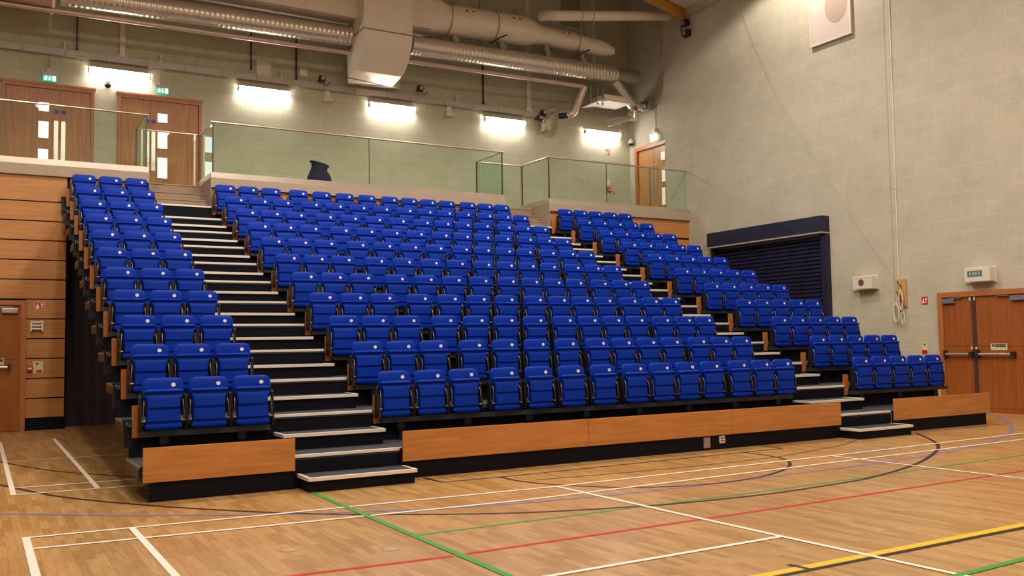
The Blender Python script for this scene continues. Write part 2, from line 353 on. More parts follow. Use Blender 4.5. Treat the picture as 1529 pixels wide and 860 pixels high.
# --- one seat: origin = badge position projected to seat centre, local coordinates
CX = -.11                         # seat centre relative to badge
def rr_ring(w, yf, yb, z, r=.02, crown=0.):
    """rounded rectangle in plan, half width w, front yf (towards -y), back yb, at height z"""
    pts = []
    for (sx, sy) in ((-1, -1), (1, -1), (1, 1), (-1, 1)):
        cx = sx*(w-r); cy = (yf+r) if sy < 0 else (yb-r)
        a0 = {(-1, -1): PI, (1, -1): 1.5*PI, (1, 1): 0, (-1, 1): .5*PI}[(sx, sy)]
        for q in range(4):
            a = a0+q*PI/6
            pts.append((cx+r*math.cos(a), cy+r*math.sin(a), z))
        if crown and sy == -1 and sx == -1:
            for t in (-.55, 0, .55): pts.append((t*(w-r), yf-crown*(1-t*t), z))
    return pts
def seat_proto():
    root = empty('tip_up_seat', (0, 0, 0))
    b = MB(); rings = []
    for (z, w, f, k) in ((-.44, .175, -.008, .014), (-.20, .19, -.014, .012), (-.15, .205, -.017, .013), (-.12, .218, -.020, .014), (-.08, .2235, -.022, .016), (-.03, .2235, -.024, .020), (.012, .221, -.022, .026),
                         (.034, .215, -.020, .030), (.052, .204, -.018, .033), (.064, .190, -.016, .035), (.073, .172, -.013, .036), (.078, .152, -.010, .036), (.080, .135, -.002, .032)):
        rings.append([(x+CX, y, zz) for x, y, zz in rr_ring(w, f, k, z, min(.012, (k-f)*.45))])
    bk = b.loft(rings).build('backrest', BLUE, root, smooth=40)
    d = MB(); yb_ = -.0225
    d.loft([[(.024*math.cos(a*PI/12), yb_-t, .024*math.sin(a*PI/12)*.95) for a in range(24)] for t in (0, .006)])
    d.build('number_badge', BADGE, bk)
    p = MB(); rings = []
    for (z, w, f) in ((-.046, .165, -.060), (-.049, .183, -.080), (-.056, .199, -.096), (-.066, .207, -.099), (-.074, .209, -.096), (-.080, .209, -.082), (-.088, .208, -.068), (-.104, .204, -.068), (-.112, .200, -.078), (-.122, .194, -.086), (-.16, .180, -.090), (-.20, .176, -.092),
                      (-.246, .175, -.094), (-.252, .175, -.072), (-.274, .175, -.070), (-.282, .176, -.096),
                      (-.35, .176, -.098), (-.400, .177, -.099), (-.406, .177, -.076), (-.428, .178, -.074), (-.436, .183, -.101), (-.452, .194, -.103), (-.470, .199, -.102), (-.486, .186, -.097), (-.497, .158, -.090), (-.503, .11, -.080)):
        rings.append([(x+CX, y, zz) for x, y, zz in rr_ring(w, f, -.030, z, .012, .008)])
    p.loft(rings).build('seat_pan', BLUE, root, smooth=40)
    for s in (-1, 1):
        x = CX+s*.243
        m = MB(); m.loft([[(x+dx*.009, y, z) for dx in (-1, 1) for (y, z) in ()] or [(x-.011, yf, z), (x+.011, yf, z), (x+.011, yk, z), (x-.011, yk, z)]
                          for (z, yf, yk) in ((-.105, -.012, .03), (-.125, -.035, .035), (-.30, -.060, .035), (-.42, -.070, .04), (-.515, -.05, .045))])
        fr = m.build('side_frame', STEEL_D, root)
        MB().tube([(CX+s*.208, -.040, -.165), (CX+s*.211, -.070, -.20), (CX+s*.216, -.088, -.28), (CX+s*.220, -.086, -.36), (CX+s*.224, -.07, -.41)], .0055, 8).build('arm_rod', ROD, fr, smooth=60)
        MB().cyl((CX+s*.195, -.066, -.40), (CX+s*.232, -.066, -.40), .014, 10).build('pivot_bolt', ROD, fr, smooth=40)
    return root
proto = seat_proto(); first = True
ROWN = ['front row'] + [f'{ORD[i]} row up' for i in range(2, 11)] + ['back row']
PLACE = 'folded blue tip-up seat, {0} in {1}, {2} block'
def put_seat(x, row, label, group):
    global first
    o = proto if first else copy_tree(proto); first = False
    o.location = (x, row*T, Z0+row*R); tag(o, label, 'seat', group)
for row in range(11):
    for i, x in enumerate(LX):
        w = ['left seat', 'middle seat', 'right seat'][i]
        put_seat(x, row, PLACE.format(w, ROWN[row], 'left three-seat'), 'seats of the left block')
    for i, x in enumerate(MX):
        put_seat(x, row, PLACE.format(ORD[i+1]+' from left', ROWN[row], 'wide centre'), 'seats of the centre block')
    for i, x in enumerate(RX):
        put_seat(x, row, PLACE.format(ORD[i+1]+' from left', ROWN[row], 'right five-seat'), 'seats of the right block')

# --- tiers
AIS = [(-1.69, -.39), (7.09, 8.42)]
BLK = [(-3.27, -1.70), (-.37, 7.08), (8.43, 11.20)]
STEPX = [(-1.66, -.385), (7.12, 8.40)]
XA, XZ = -3.30, 11.06
ends = [-3.25, -.37, 8.43]
for k in range(11):
    y0 = -.888+k*T; y1 = -.888+(k+1)*T; z = .363+k*R
    nm = ['front'] + [ORD[i] for i in range(2, 11)] + ['topmost']
    lab = 'lowest stepped seating tier with beech front panels and black kickboard' if k == 0 else (f'topmost stepped seating tier just below the gallery' if k == 10 else f'{ORD[k+1]} stepped seating tier up from the floor, charcoal deck with beech end boards')
    t = empty('seating_tier', (0, y0, z), lab, 'seating tier', 'tiers of the retractable seating')
    part(MB().box(XA, XZ, y0, y1+.03, z-.05, z), 'deck', DECK, t)
    # riser at the back of this tier (under the next deck)
    part(MB().box(XA+.02, XZ-.02, y1+.012, y1+.04, z, z+R-.052), 'riser_board', RISER, t)
    for s, (a, b) in enumerate(AIS):
        part(MB().box(a, b, y0-.006, y0+.035, z-.030, z+.004), 'aisle_nosing', NOSE, t, bevel=.004)
    if k == 10:
        for s, (a, b) in enumerate(AIS): part(MB().box(a, b, y1-.006, y1+.11, z+R-.030, z+R+.004), 'aisle_nosing', NOSE, t, bevel=.004)
    part(MB().box(XA-.012, XA, y0, y1, z-.022, z+.004), 'deck_edge_trim', simple('dull_trim', (.20, .19, .20), .5, .3) if k == 0 else MATS['dull_trim'], t)
    part(MB().box(XA-.012, XA, y0+.01, y1, z-.12, z-.022), 'side_channel', STEEL_D, t)
    for (a, b) in BLK:
        part(MB().box(a+.08, b-.02, k*T-.045, k*T+.05, Z0+k*R-.575, Z0+k*R-.515), 'seat_rail', RAILM, t)
        m = max(2, round((b-a)/.9))
        for i in range(m):
            x = a+.35+(b-a-.7)*i/(m-1)
            part(MB().box(x-.05, x+.05, k*T-.03, k*T+.05, Z0+k*R-.66, Z0+k*R-.575).box(x-.02, x+.02, k*T, k*T+.05, z, Z0+k*R-.66).box(x-.07, x+.07, k*T-.06, k*T+.05, z, z+.012), 'rail_bracket', STEEL_D, t)
    part(MB().box(-3.33, -3.25, k*T+.06, k*T+.20, Z0+k*R-.69, Z0+k*R-.60).box(-3.33, -3.29, k*T+.11, k*T+.15, z+R, Z0+k*R-.69).box(-3.34, -3.24, k*T+.08, k*T+.2, z+R, z+R+.03), 'rail_bracket', STEEL_D, t)
    for x in ends:
        part(MB().box(x, x+.105, k*T+.05, k*T+.085, Z0+k*R-.585, Z0+k*R-.225), 'end_board', BEECH_V, t, bevel=.003)
    if k == 0:
        for (a, b) in ((-3.28, -1.70), (-.405, 2.245), (2.25, 4.795), (4.80, 7.125), (8.425, 11.04)):
            part(MB().box(a, b, -.965, -.935, .205, .560), 'front_panel', BEECH_X, t, bevel=.003)
        for (a, b) in ((-3.22, -1.70), (-.42, 7.125), (8.42, 10.95)):
            part(MB().box(a, b, -.935, -.90, 0, .36), 'kickboard', KICK, t)
        part(MB().box(-1.70, -.42, -.89, -.87, 0, .31), 'kickboard', KICK, t); part(MB().box(7.125, 8.42, -.89, -.87, 0, .31), 'kickboard', KICK, t)
        part(MB().box(XA, -3.28, -.9, .1, .30, .36), 'side_rail', STEEL_D, t)
        g = part(MB().box(4.265, 4.385, -.945, -.935, .035, .185), 'vent_plate', simple('pinkish_vent_plate', (.33, .24, .25), .5), t); g['label'] = 'pinkish grey perforated plate on the kickboard'
        q = part(MB().box(4.565, 4.67, -.947, -.935, .085, .19), 'socket_plate', PLASTIC, t); q['label'] = 'white double power socket on the kickboard'
        sk = MB()
        for zz in (.113, .150): sk.box(4.585, 4.65, -.949, -.947, zz, zz+.014)
        o = sk.build('socket_face', DARKM, None); o.parent = q; o.location = (-t.location.x, -t.location.y, -t.location.z)
    # inset legs on castors under the deck
    for lx in (-2.3, 2.9, 9.6):
        lg = part(MB().box(lx-.035, lx+.035, y0+.10, y0+.16, .11, z-.05).box(lx-.05, lx+.05, y0+.03, y0+.5, .08, .14), 'support_leg', STEEL_D, t)
        for yy in (y0+.10, y0+.43): part(MB().cyl((lx-.025, yy, .055), (lx+.025, yy, .055), .055, 14), 'castor', STEEL_D, t, smooth=40)
# half steps in the aisles
for k in range(11):
    for s, (a, b) in enumerate(STEPX):
        yb = -.888+k*T; yf = yb-.435; zt = .158+k*R; zb = 0 if k == 0 else .363+(k-1)*R
        side = 'left' if s == 0 else 'right'
        lab = (f'low black step standing on the floor at the foot of the {side} aisle' if k == 0 else
               f'{ORD[k]} intermediate step up from the floor step in the {side} aisle')
        if k == 10: lab = f'highest intermediate step in the {side} aisle, nearest the gallery'
        o = empty('aisle_step', ((a+b)/2, (yf+yb)/2, zb), lab, 'step', 'intermediate aisle steps')
        part(MB().box(a+.02, b-.02, yf+.03, yb-.003, zb, zt-.035), 'step_box', RISER, o)
        part(MB().box(a+.03, b-.03, yf+.03, yb-.003, zt-.035, zt), 'tread', DECK, o)
        nz = MB(); nz.box(a, b, yf, yf+.04, zt-.036, zt+.004); nz.box(a, a+.035, yf+.04, yb-.004, zt-.036, zt+.004); nz.box(b-.035, b, yf+.04, yb-.004, zt-.036, zt+.004)
        part(nz, 'nosing', NOSE, o, bevel=.003)
# small junction boxes lying on the front treads
for (x, lab) in ((-1.28, 'small tan block at the back of the first deck in the left aisle'), (7.78, 'small pale block at the back of the first deck in the right aisle')):
    o = MB().box(x, x+(.05 if x < 0 else .15), -.028, -.0, .400 if x < 0 else .385, .47).build('cable_plate', simple('tan_cover%d' % int(x), (.30, .22, .15), .6)); o.location = (0, .07, 0); tag(o, lab, 'cover plate')

# ------------------------------------------------------------------ timber wall and dark screen below the gallery
cl = MB(); bk = MB()
edges = [5.11]+[4.585-.395*i for i in range(12)]
for i in range(len(edges)-1):
    a, b = edges[i]-.012, edges[i+1]+.012
    if i == 0: a = 5.11
    x0 = XL
    cl.box(x0, -3.23 if b > 2.6 else -5.0, 9.62, 9.66, b, a)
    if b <= 2.6: cl.box(-3.93, -3.23, 9.62, 9.66, b, a)
for (a, b) in ((-3.17, -1.70), (-.37, 7.09), (8.44, XR)): cl.box(a, b, 9.625, 9.66, 4.60, 5.10)
cl.box(11.3, XR, 9.625, 9.66, 4.10, 4.545)
struct(cl, 'wall_cladding', CLAD, 'horizontal beech cladding boards below the gallery')
struct(MB().box(XL, -3.23, 9.66, 9.72, 0, 5.11).box(-3.2, -1.70, 9.66, 9.70, 4.0, 5.1).box(-.37, 7.09, 9.66, 9.70, 4.0, 5.1).box(8.44, XR, 9.66, 9.70, 4.0, 5.1).box(XL, -5.0, 9.63, 9.66, 0, .23).box(-3.94, -3.23, 9.63, 9.66, 0, .23), 'wall_cladding_backing', KICK, 'black backing and plinth behind the cladding boards')
sc_ = MB()
for i in range(140):
    x = -3.2+i*.12; sc_.add([(x, 10.2+.03*(i % 2), 0), (x+.12, 10.2+.03*((i+1) % 2), 0), (x+.12, 10.2+.03*((i+1) % 2), 4.6), (x, 10.2+.03*(i % 2), 4.6)], [(0, 1, 2, 3)])
tag(sc_.build('curtain', CURT), 'dark curtain hanging in the void below the gallery, left behind the seats', 'curtain')

# ------------------------------------------------------------------ gallery slab, kerbs, steps, balustrades
GL = [(XL, -1.66), (-.37, 7.09), (8.44, XR)]
gs = MB()
for (a, b) in GL: gs.box(a, b, 9.72, 11.1, 4.7, GF)
gs.box(XL, XS+.1, 11.1, YB, 5.0, GF)
struct(gs, 'floor_gallery', CONC, 'concrete gallery floor slab behind the seating')
for (a, b) in ((-1.66, -.37), (7.09, 8.44)):
    st = MB()
    for i, (y, z) in enumerate(((9.56, 4.66), (9.78, 4.84), (10.12, 5.04), (10.46, GF))):
        st.box(a, b, y, 11.1, 4.3 if i == 0 else z-.25, z)
    for (y, z) in ((9.78, 4.84), (10.12, 5.04), (10.46, GF)): st.box(a, b, y-.012, y+.03, z-.03, z+.004)
    o = struct(st, 'trim_steps', CONC2, 'tan concrete steps climbing to the gallery at the head of an aisle')
NAMES = ['left', 'centre', 'right']
for i, (a, b) in enumerate(GL):
    root = empty('glass_balustrade', ((a+b)/2, 9.65, 5.11), ['glass balustrade at left end of the gallery, ending at the left aisle',
        'longest glass balustrade, along the gallery above the centre seat block', 'glass balustrade at right end of the gallery, running to the side wall'][i], 'balustrade', 'glass balustrades of the gallery')
    part(MB().box(a, b, 9.56, 9.72, 5.11, 5.33), 'kerb', CONC, root, bevel=.006)
    ch = MB().box(a, b, 9.60, 9.72, 5.33, 5.455)
    if i > 0: ch.box(a, a+.10, 9.72, 11.05, GF, 5.455)
    if i < 2: ch.box(b-.10, b, 9.72, 11.05, GF, 5.455)
    part(ch, 'channel', CHAN, root)
    if i > 0: part(MB().box(a-.012, a, 9.56, 10.5, 4.5, 5.33), 'kerb_cheek', CONC, root)
    if i < 2: part(MB().box(b, b+.012, 9.56, 10.5, 4.5, 5.33), 'kerb_cheek', CONC, root)

    joints = [[a, -5.5, -2.87, b], [a, 3.35, b], [a, 10.4, 11.95, b-.02]][i]
    for j in range(len(joints)-1):
        part(MB().box(joints[j]+.012, joints[j+1]-.012, 9.648, 9.660, 5.455, 6.575), 'glass_panel', GLASS, root)
    # end returns
    ry = MB().tube([(max(a, -12.9), 9.654, 6.59), (b if i < 2 else b-.01, 9.654, 6.59)], .024, 10)
    part(ry, 'handrail', HRAIL, root, smooth=50)
    if i > 0:
        part(MB().box(a+.044, a+.056, 9.68, 11.04, 5.455, 6.575), 'glass_panel', GLASS, root)
        part(MB().tube([(a+.05, 9.654, 6.59), (a+.05, 11.06, 6.59)], .022, 10), 'handrail', HRAIL, root, smooth=50)
    if i < 2:
        part(MB().box(b-.056, b-.044, 9.68, 11.04, 5.455, 6.575), 'glass_panel', GLASS, root)
        part(MB().tube([(b-.05, 9.654, 6.59), (b-.05, 11.06, 6.59)], .022, 10), 'handrail', HRAIL, root, smooth=50)
    po = []
    if i > 0: po.append((a+.05, 9.654, .014)); po.append((a+.05, 11.06, .018))
    if i < 2: po.append((b-.05, 9.654, .014)); po.append((b-.05, 11.06, .018))
    for (x, y, w) in po: part(MB().box(x-w, x+w, y-.014, y+.014, 5.45, 6.58), 'post', POSTM, root)
    for x in joints[1:-1]: part(MB().box(x-.007, x+.007, 9.645, 9.663, 5.455, 6.575), 'joint_strip', POSTM, root)
for (a, b, w) in ((-1.61, -.42, 'left'), (7.14, 8.49, 'right')):
    g = empty('aisle_guard', ((a+b)/2, 11.08, GF), f'removable glass guard with a steel top rail across the head of the {w} aisle', 'guard rail', 'glass guards across the aisle heads')
    part(MB().box(a+.04, b-.04, 11.074, 11.086, GF+.04, 6.56), 'glass_panel', GLASS, g)
    part(MB().tube([(a-.05, 11.08, 6.585), (b+.05, 11.08, 6.585)], .022, 10), 'handrail', HRAIL, g, smooth=50)
    part(MB().box(a, a+.03, 11.06, 11.1, GF, 6.58), 'post', HRAIL, g); part(MB().box(b-.03, b, 11.06, 11.1, GF, 6.58), 'post', HRAIL, g)

# ------------------------------------------------------------------ doors
def door_back(name, x0, x1, split, panes, plates, win, label):
    d = empty(name, ((x0+x1)/2, YB, GF), label, None, None, 'structure')
    zt = 7.77
    part(MB().box(x0, x0+.07, YB-.07, YB, GF, zt).box(x1-.07, x1, YB-.07, YB, GF, zt).box(x0+.07, x1-.07, YB-.07, YB, zt-.08, zt), 'door_frame', FRAMEW, d)
    part(MB().box(x0-.03, x1+.03, YB-.085, YB, zt, zt+.05), 'head_trim', FRAMEW, d)
    for (a, b) in ((x0+.08, split-.004), (split+.004, x1-.08)):
        lf = part(MB().box(a, b, YB-.035, YB, GF+.01, zt-.085), 'door_leaf', DOORW, d)
    for (a, b, z0, z1) in panes:
        f = part(MB().box(a-.02, b+.02, YB-.045, YB-.03, z0-.02, z1+.02), 'pane_bead', FRAMEW, d)
        part(MB().box(a, b, YB-.049, YB-.045, z0, z1), 'vision_pane', win, d)
    for (x, z0, z1) in plates:
        part(MB().box(x-.045, x+.045, YB-.04, YB-.035, z0, z1), 'push_plate', STEEL, d)
        part(MB().prism(circle(x, 7.165, .055, 20), 'y', YB-.04, YB-.035), 'blue_disc_sign', BLUE_S, d)
    return d
door_back('door_1', -4.38, -2.44, -3.175, [(-3.62, -3.41, 7.15, 7.36), (-3.62, -3.41, 6.52, 6.91), (-3.62, -3.41, 5.75, 6.26)], [(-3.25, 5.95, 6.95), (-3.10, 5.95, 6.95)], WINB, 'veneered double door at the far left of the gallery back wall')
door_back('door_2', -1.92, .04, -1.17, [(-1.0, -.78, 7.17, 7.38), (-1.0, -.78, 6.52, 6.93), (-1.0, -.78, 5.78, 6.28)], [(-1.24, 5.95, 6.95), (-1.10, 5.95, 6.95)], WINL, 'veneered double door facing the head of the left aisle')
# gallery side door
d3 = empty('door_3', (XS, 11.3, GF), 'light oak double door in the short side wall at the right of the gallery', None, None, 'structure')
OAKL = wood('light_oak_door', (.42, .20, .07), (.52, .27, .10), ('Z', 'X', 'Y'), (.8, 12, 12), .35)
part(MB().box(XS-.10, XS, 12.22, 12.33, GF, 7.79).box(XS-.10, XS, 10.66, 12.22, 7.68, 7.79), 'door_frame', FRAMEW, d3)
part(MB().box(XS-.03, XS, 11.45, 12.22, GF+.01, 7.68), 'door_leaf', OAKL, d3); part(MB().box(XS-.03, XS, 10.66, 11.44, GF+.01, 7.68), 'door_leaf', OAKL, d3)
for (y0, y1, z0, z1) in ((10.90, 11.09, 7.20, 7.46), (10.90, 11.07, 6.52, 6.95), (10.92, 11.08, 5.80, 6.34)):
    part(MB().box(XS-.036, XS-.03, y0-.02, y1+.02, z0-.02, z1+.02), 'pane_bead', FRAMEW, d3); part(MB().box(XS-.039, XS-.036, y0, y1, z0, z1), 'vision_pane', WIND, d3)
for y in (11.36, 11.53): part(MB().box(XS-.036, XS-.03, y-.045, y+.045, 5.95, 6.98), 'push_plate', STEEL, d3); part(MB().prism(circle(y, 7.12, .05, 20), 'x', XS-.036, XS-.03), 'disc_sign', STEEL, d3)
# hall double door in the right wall
d4 = empty('door_4', (XR, .3, 0), 'large oak panelled double door with panic bars in the right wall', None, None, 'structure')
x = XR
part(MB().box(x-.09, x, 1.44, 1.56, 0, 2.53).box(x-.09, x, -1.6, -1.48, 0, 2.53).box(x-.09, x, -1.48, 1.44, 2.42, 2.53), 'door_frame', FRAMEW, d4)
for (y0, y1) in ((.79, 1.44), (-1.48, .70)):
    part(MB().box(x-.05, x, y0, y1, .015, 2.42), 'door_leaf', DOORH, d4)
    pn = part(MB().box(x-.056, x-.05, y0+.04, y1-.03, .10, 1.07).box(x-.056, x-.05, y0+.04, y1-.03, 1.37, 2.27), 'door_panel', DOORH, d4, bevel=.003)
part(MB().box(x-.065, x, .70, .79, .01, 2.42), 'meeting_stile', simple('dark_stile', (.07, .03, .022), .5), d4)
part(MB().box(x-.12, x-.01, -1.48, 1.44, 0, .012), 'threshold', FRAMEW, d4)
for (y0, y1) in ((.80, 1.43), (-.10, .69)):
    pb = part(MB().tube([(x-.12, y0, 1.205), (x-.12, y1, 1.205)], .028, 12), 'panic_bar', STEEL, d4, smooth=50)
    part(MB().box(x-.15, x-.05, y0-.03, y0+.05, 1.15, 1.26).box(x-.15, x-.05, y1-.05, y1+.0, 1.13, 1.29), 'panic_bar_case', DARKM, d4, bevel=.006)
for y in (.70, .80): part(MB().tube([(x-.085, y, 1.31), (x-.085, y, 1.36)], .02, 10).tube([(x-.085, y, 2.33), (x-.085, y, 2.40)], .016, 10), 'bolt', PLASTIC, d4, smooth=50)
for (y0, y1, arm) in ((1.16, 1.42, (1.28, .98)), (-.40, -.08, (-.05, .22))):
    part(MB().box(x-.12, x-.05, y0, y1, 2.29, 2.385), 'door_closer', STEEL, d4, bevel=.006); part(MB().box(x-.10, x-.07, min(arm), max(arm), 2.39, 2.405), 'closer_arm', STEEL, d4)
sg = part(MB().box(x-.058, x-.05, .05, .40, 1.285, 1.425), 'door_sign', CREAM_S, d4); sg['label'] = 'small cream and green door sign'
part(MB().box(x-.0605, x-.058, .08, .31, 1.355, 1.41).prism(circle(.35, 1.385, .026, 16), 'x', x-.0605, x-.058), 'sign_print', GREEN_P, d4)
def text_mesh(txt, size, mat, parent, wloc, rot, name='lettering'):
    cu = bpy.data.curves.new(name, 'FONT'); cu.body = txt; cu.size = size; cu.align_x = 'CENTER'; cu.align_y = 'CENTER'; cu.extrude = .0006
    tmp = bpy.data.objects.new(name, cu); COL.objects.link(tmp)
    dg = bpy.context.evaluated_depsgraph_get(); me = bpy.data.meshes.new_from_object(tmp.evaluated_get(dg))
    bpy.data.objects.remove(tmp); me.materials.clear(); me.materials.append(mat)
    o = bpy.data.objects.new(name, me); COL.objects.link(o); o.rotation_euler = rot
    o.parent = parent; o.location = Vector(wloc)-parent.location
    return o
text_mesh('Push bar to open', .030, CREAM_S, d4, (x-.0616, .195, 1.382), (PI/2, 0, -PI/2))
# hall door at the far left, in the cladding
d5 = empty('door_5', (-4.45, 9.62, 0), 'dark oak door in the timber cladding at far left', None, None, 'structure')
part(MB().box(-4.02, -3.93, 9.55, 9.63, 0, 2.58).box(-5.0, -4.91, 9.55, 9.63, 0, 2.58).box(-4.91, -4.02, 9.55, 9.63, 2.49, 2.58), 'door_frame', FRAMEW, d5)
part(MB().box(-4.91, -4.02, 9.59, 9.63, .01, 2.49), 'door_leaf', DOORH, d5)
part(MB().box(-4.86, -4.06, 9.584, 9.59, .12, 1.15).box(-4.86, -4.06, 9.584, 9.59, 1.42, 2.28), 'door_panel', DOORH, d5, bevel=.003)
part(MB().tube([(-4.85, 9.52, 1.265), (-4.24, 9.52, 1.265)], .026, 12), 'panic_bar', STEEL, d5, smooth=50); part(MB().box(-4.25, -4.19, 9.50, 9.59, 1.21, 1.32), 'panic_bar_case', DARKM, d5)
part(MB().box(-4.36, -4.08, 9.50, 9.59, 2.33, 2.42), 'door_closer', STEEL, d5, bevel=.006); part(MB().box(-4.55, -4.18, 9.53, 9.55, 2.44, 2.455), 'closer_arm', STEEL, d5)
sg = part(MB().box(-4.62, -4.305, 9.582, 9.59, 1.31, 1.44), 'door_sign', CREAM_S, d5); part(MB().box(-4.60, -4.325, 9.5795, 9.582, 1.375, 1.425), 'sign_print', GREEN_P, d5)

# ------------------------------------------------------------------ things on the timber wall (left)
def fire_sign_x(name, x0, x1, y, z0, z1, label):   # faces -y
    r = MB().box(x0, x1, y-.006, y, z0, z1).build(name, RED_S); tag(r, label, 'sign', 'red fire equipment signs')
    w, h = x1-x0, z1-z0
    m = MB(); m.box(x0+.16*w, x0+.44*w, y-.008, y-.006, z0+.15*h, z0+.55*h); m.box(x0+.24*w, x0+.36*w, y-.008, y-.006, z0+.55*h, z0+.8*h)
    m.box(x0+.60*w, x0+.84*w, y-.008, y-.006, z0+.62*h, z0+.82*h); m.box(x0+.64*w, x0+.74*w, y-.008, y-.006, z0+.15*h, z0+.62*h); m.box(x0+.60*w, x0+.84*w, y-.008, y-.006, z0+.34*h, z0+.44*h)
    e = .04*w
    for (a, b, c, d) in ((x0, x1, z0, z0+e), (x0, x1, z1-e, z1), (x0, x0+e, z0, z1), (x1-e, x1, z0, z1)): m.box(a, b, y-.008, y-.006, c, d)
    m.build('pictogram', WHT_S, r)
    return r
fire_sign_x('fire_sign', -3.785, -3.60, 9.62, 2.39, 2.555, 'red and white fire alarm sign on the cladding right of the left door')
v = empty('wall_sounder', (-3.74, 9.62, 1.98), 'cream slatted sounder unit on the cladding below the red sign', 'sounder')
part(MB().box(-3.855, -3.825, 9.55, 9.62, 1.97, 2.175).box(-3.655, -3.625, 9.55, 9.62, 1.97, 2.175), 'bracket', PLASTIC, v)
lv = MB()
for zz in (2.0, 2.065, 2.13): lv.tube([(-3.84, 9.57, zz+.02), (-3.78, 9.555, zz+.012), (-3.70, 9.555, zz+.012), (-3.64, 9.57, zz+.02)], .021, 8)
part(lv, 'slats', PLASTIC, v, smooth=50)
cp = empty('call_point', (-3.85, 9.62, 1.2), 'red fire alarm call point on the cladding beside the left door', 'call point')
part(MB().box(-3.90, -3.80, 9.57, 9.62, 1.17, 1.28), 'housing', RED_S, cp, bevel=.008); part(MB().box(-3.885, -3.815, 9.566, 9.57, 1.215, 1.245), 'press_plate', WHT_S, cp)
n5 = empty('fire_notice', (-3.71, 9.62, 1.12), 'cream notice with red corner beside the red call point, left wall', 'notice')
part(MB().box(-3.80, -3.62, 9.614, 9.62, 1.13, 1.37), 'board', CREAM_S, n5); part(MB().box(-3.735, -3.635, 9.611, 9.614, 1.14, 1.195), 'red_patch', RED_S, n5); part(MB().box(-3.74, -3.70, 9.611, 9.614, 1.30, 1.34), 'symbol', GREEN_P, n5)

# ------------------------------------------------------------------ things on the right wall
def rbox(name, mat, y0, y1, z0, z1, d, parent=None, bev=.0): return MB().box(XR-d, XR, y0, y1, z0, z1)
sh = empty('roller_shutter', (XR, 6.5, 0), 'navy roller shutter with a boxed head behind the right seat block', 'shutter')
part(MB().box(XR-.30, XR, 4.47, 8.55, 4.20, 4.60), 'head_box', NAVY, sh, bevel=.008)
part(MB().box(XR-.32, XR, 4.47, 8.55, 4.165, 4.20), 'bottom_lip', GREYT, sh)
part(MB().box(XR-.16, XR, 4.47, 4.63, 0, 4.165), 'guide_rail', NAVY, sh); part(MB().box(XR-.16, XR, 8.40, 8.55, 0, 4.165), 'guide_rail', NAVY, sh)
sl_ = MB(); z = .02
while z < 4.1:
    sl_.loft([[(XR-.05, y, z), (XR-.085, y, z+.02), (XR-.085, y, z+.07), (XR-.05, y, z+.098), (XR-.01, y, z+.098), (XR-.01, y, z)] for y in (4.63, 8.40)]); z += .1
part(sl_, 'slat_curtain', NAVY, sh)
cw = empty('cable_conduit', (XR, 2.5, 2.9), 'thin white vertical conduit running up the right wall', 'conduit')
part(MB().tube([(XR-.02, 2.55, 3.0), (XR-.012, 2.50, 11.0)], .009, 8), 'tube', simple('white_conduit', (.85, .80, .70), .5), cw, smooth=50)
part(MB().box(XR-.03, XR, 2.53, 2.58, 5.0, 5.04).box(XR-.03, XR, 2.50, 2.55, 8.0, 8.04), 'clips', PLASTIC, cw)
al = empty('alarm_bell_box', (XR, 3.4, 2.7), 'white boxed sounder with a maroon disc on the right wall', 'alarm box')
part(MB().box(XR-.22, XR, 3.12, 3.66, 2.72, 3.02), 'housing', PLASTIC, al, bevel=.01); part(MB().box(XR-.03, XR, 3.10, 3.82, 2.70, 3.04), 'back_plate', PLASTIC, al); part(MB().prism(circle(3.42, 2.88, .075, 24), 'x', XR-.232, XR-.22), 'grille', MAROON, al)
part(MB().box(XR-.226, XR-.22, 3.16, 3.62, 2.745, 2.75).box(XR-.226, XR-.22, 3.16, 3.62, 2.99, 2.995), 'rim', PLASTIC, al)
eu = empty('exit_light_unit', (XR, .5, 2.7), 'white box with a teal exit display above the right double door', 'exit light')
part(MB().box(XR-.22, XR, .25, .81, 2.71, 3.0), 'housing', PLASTIC, eu, bevel=.01); part(MB().box(XR-.03, XR, .23, .93, 2.69, 3.02), 'back_plate', PLASTIC, eu); part(MB().box(XR-.226, XR-.22, .42, .74, 2.82, 2.94), 'display', SIGN_T, eu)
pm = MB()
for yy in (.47, .53, .59, .66): pm.box(XR-.229, XR-.226, yy, yy+.03, 2.845, 2.915)
part(pm, 'display_marks', simple('pale_display_marks', (.45, .5, .48), .4), eu)
def fire_sign_y(y0, y1, z0, z1, label):
    r = MB().box(XR-.006, XR, y0, y1, z0, z1).build('fire_sign', RED_S); tag(r, label, 'sign', 'red fire equipment signs')
    w, h = y1-y0, z1-z0; m = MB(); a = XR-.009; b = XR-.006
    m.box(a, b, y1-.46*w, y1-.16*w, z0+.15*h, z0+.5*h); m.box(a, b, y1-.40*w, y1-.24*w, z0+.5*h, z0+.8*h); m.box(a, b, y1-.85*w, y1-.6*w, z0+.62*h, z0+.82*h); m.box(a, b, y1-.78*w, y1-.66*w, z0+.15*h, z0+.62*h)
    m.build('pictogram', WHT_S, r)
fire_sign_y(1.85, 2.0, 2.30, 2.47, 'red fire sign on the blockwork left of the right double door')
n6 = empty('fire_notice', (XR, 1.97, 1.2), 'pale notice with a red lower part on the right wall beside the last seats', 'notice')
part(MB().box(XR-.006, XR, 1.90, 2.05, 1.20, 1.47), 'board', CREAM_S, n6); part(MB().box(XR-.009, XR-.006, 1.91, 2.04, 1.21, 1.29), 'red_patch', RED_S, n6); part(MB().box(XR-.009, XR-.006, 1.955, 1.99, 1.40, 1.44), 'symbol', GREEN_P, n6)
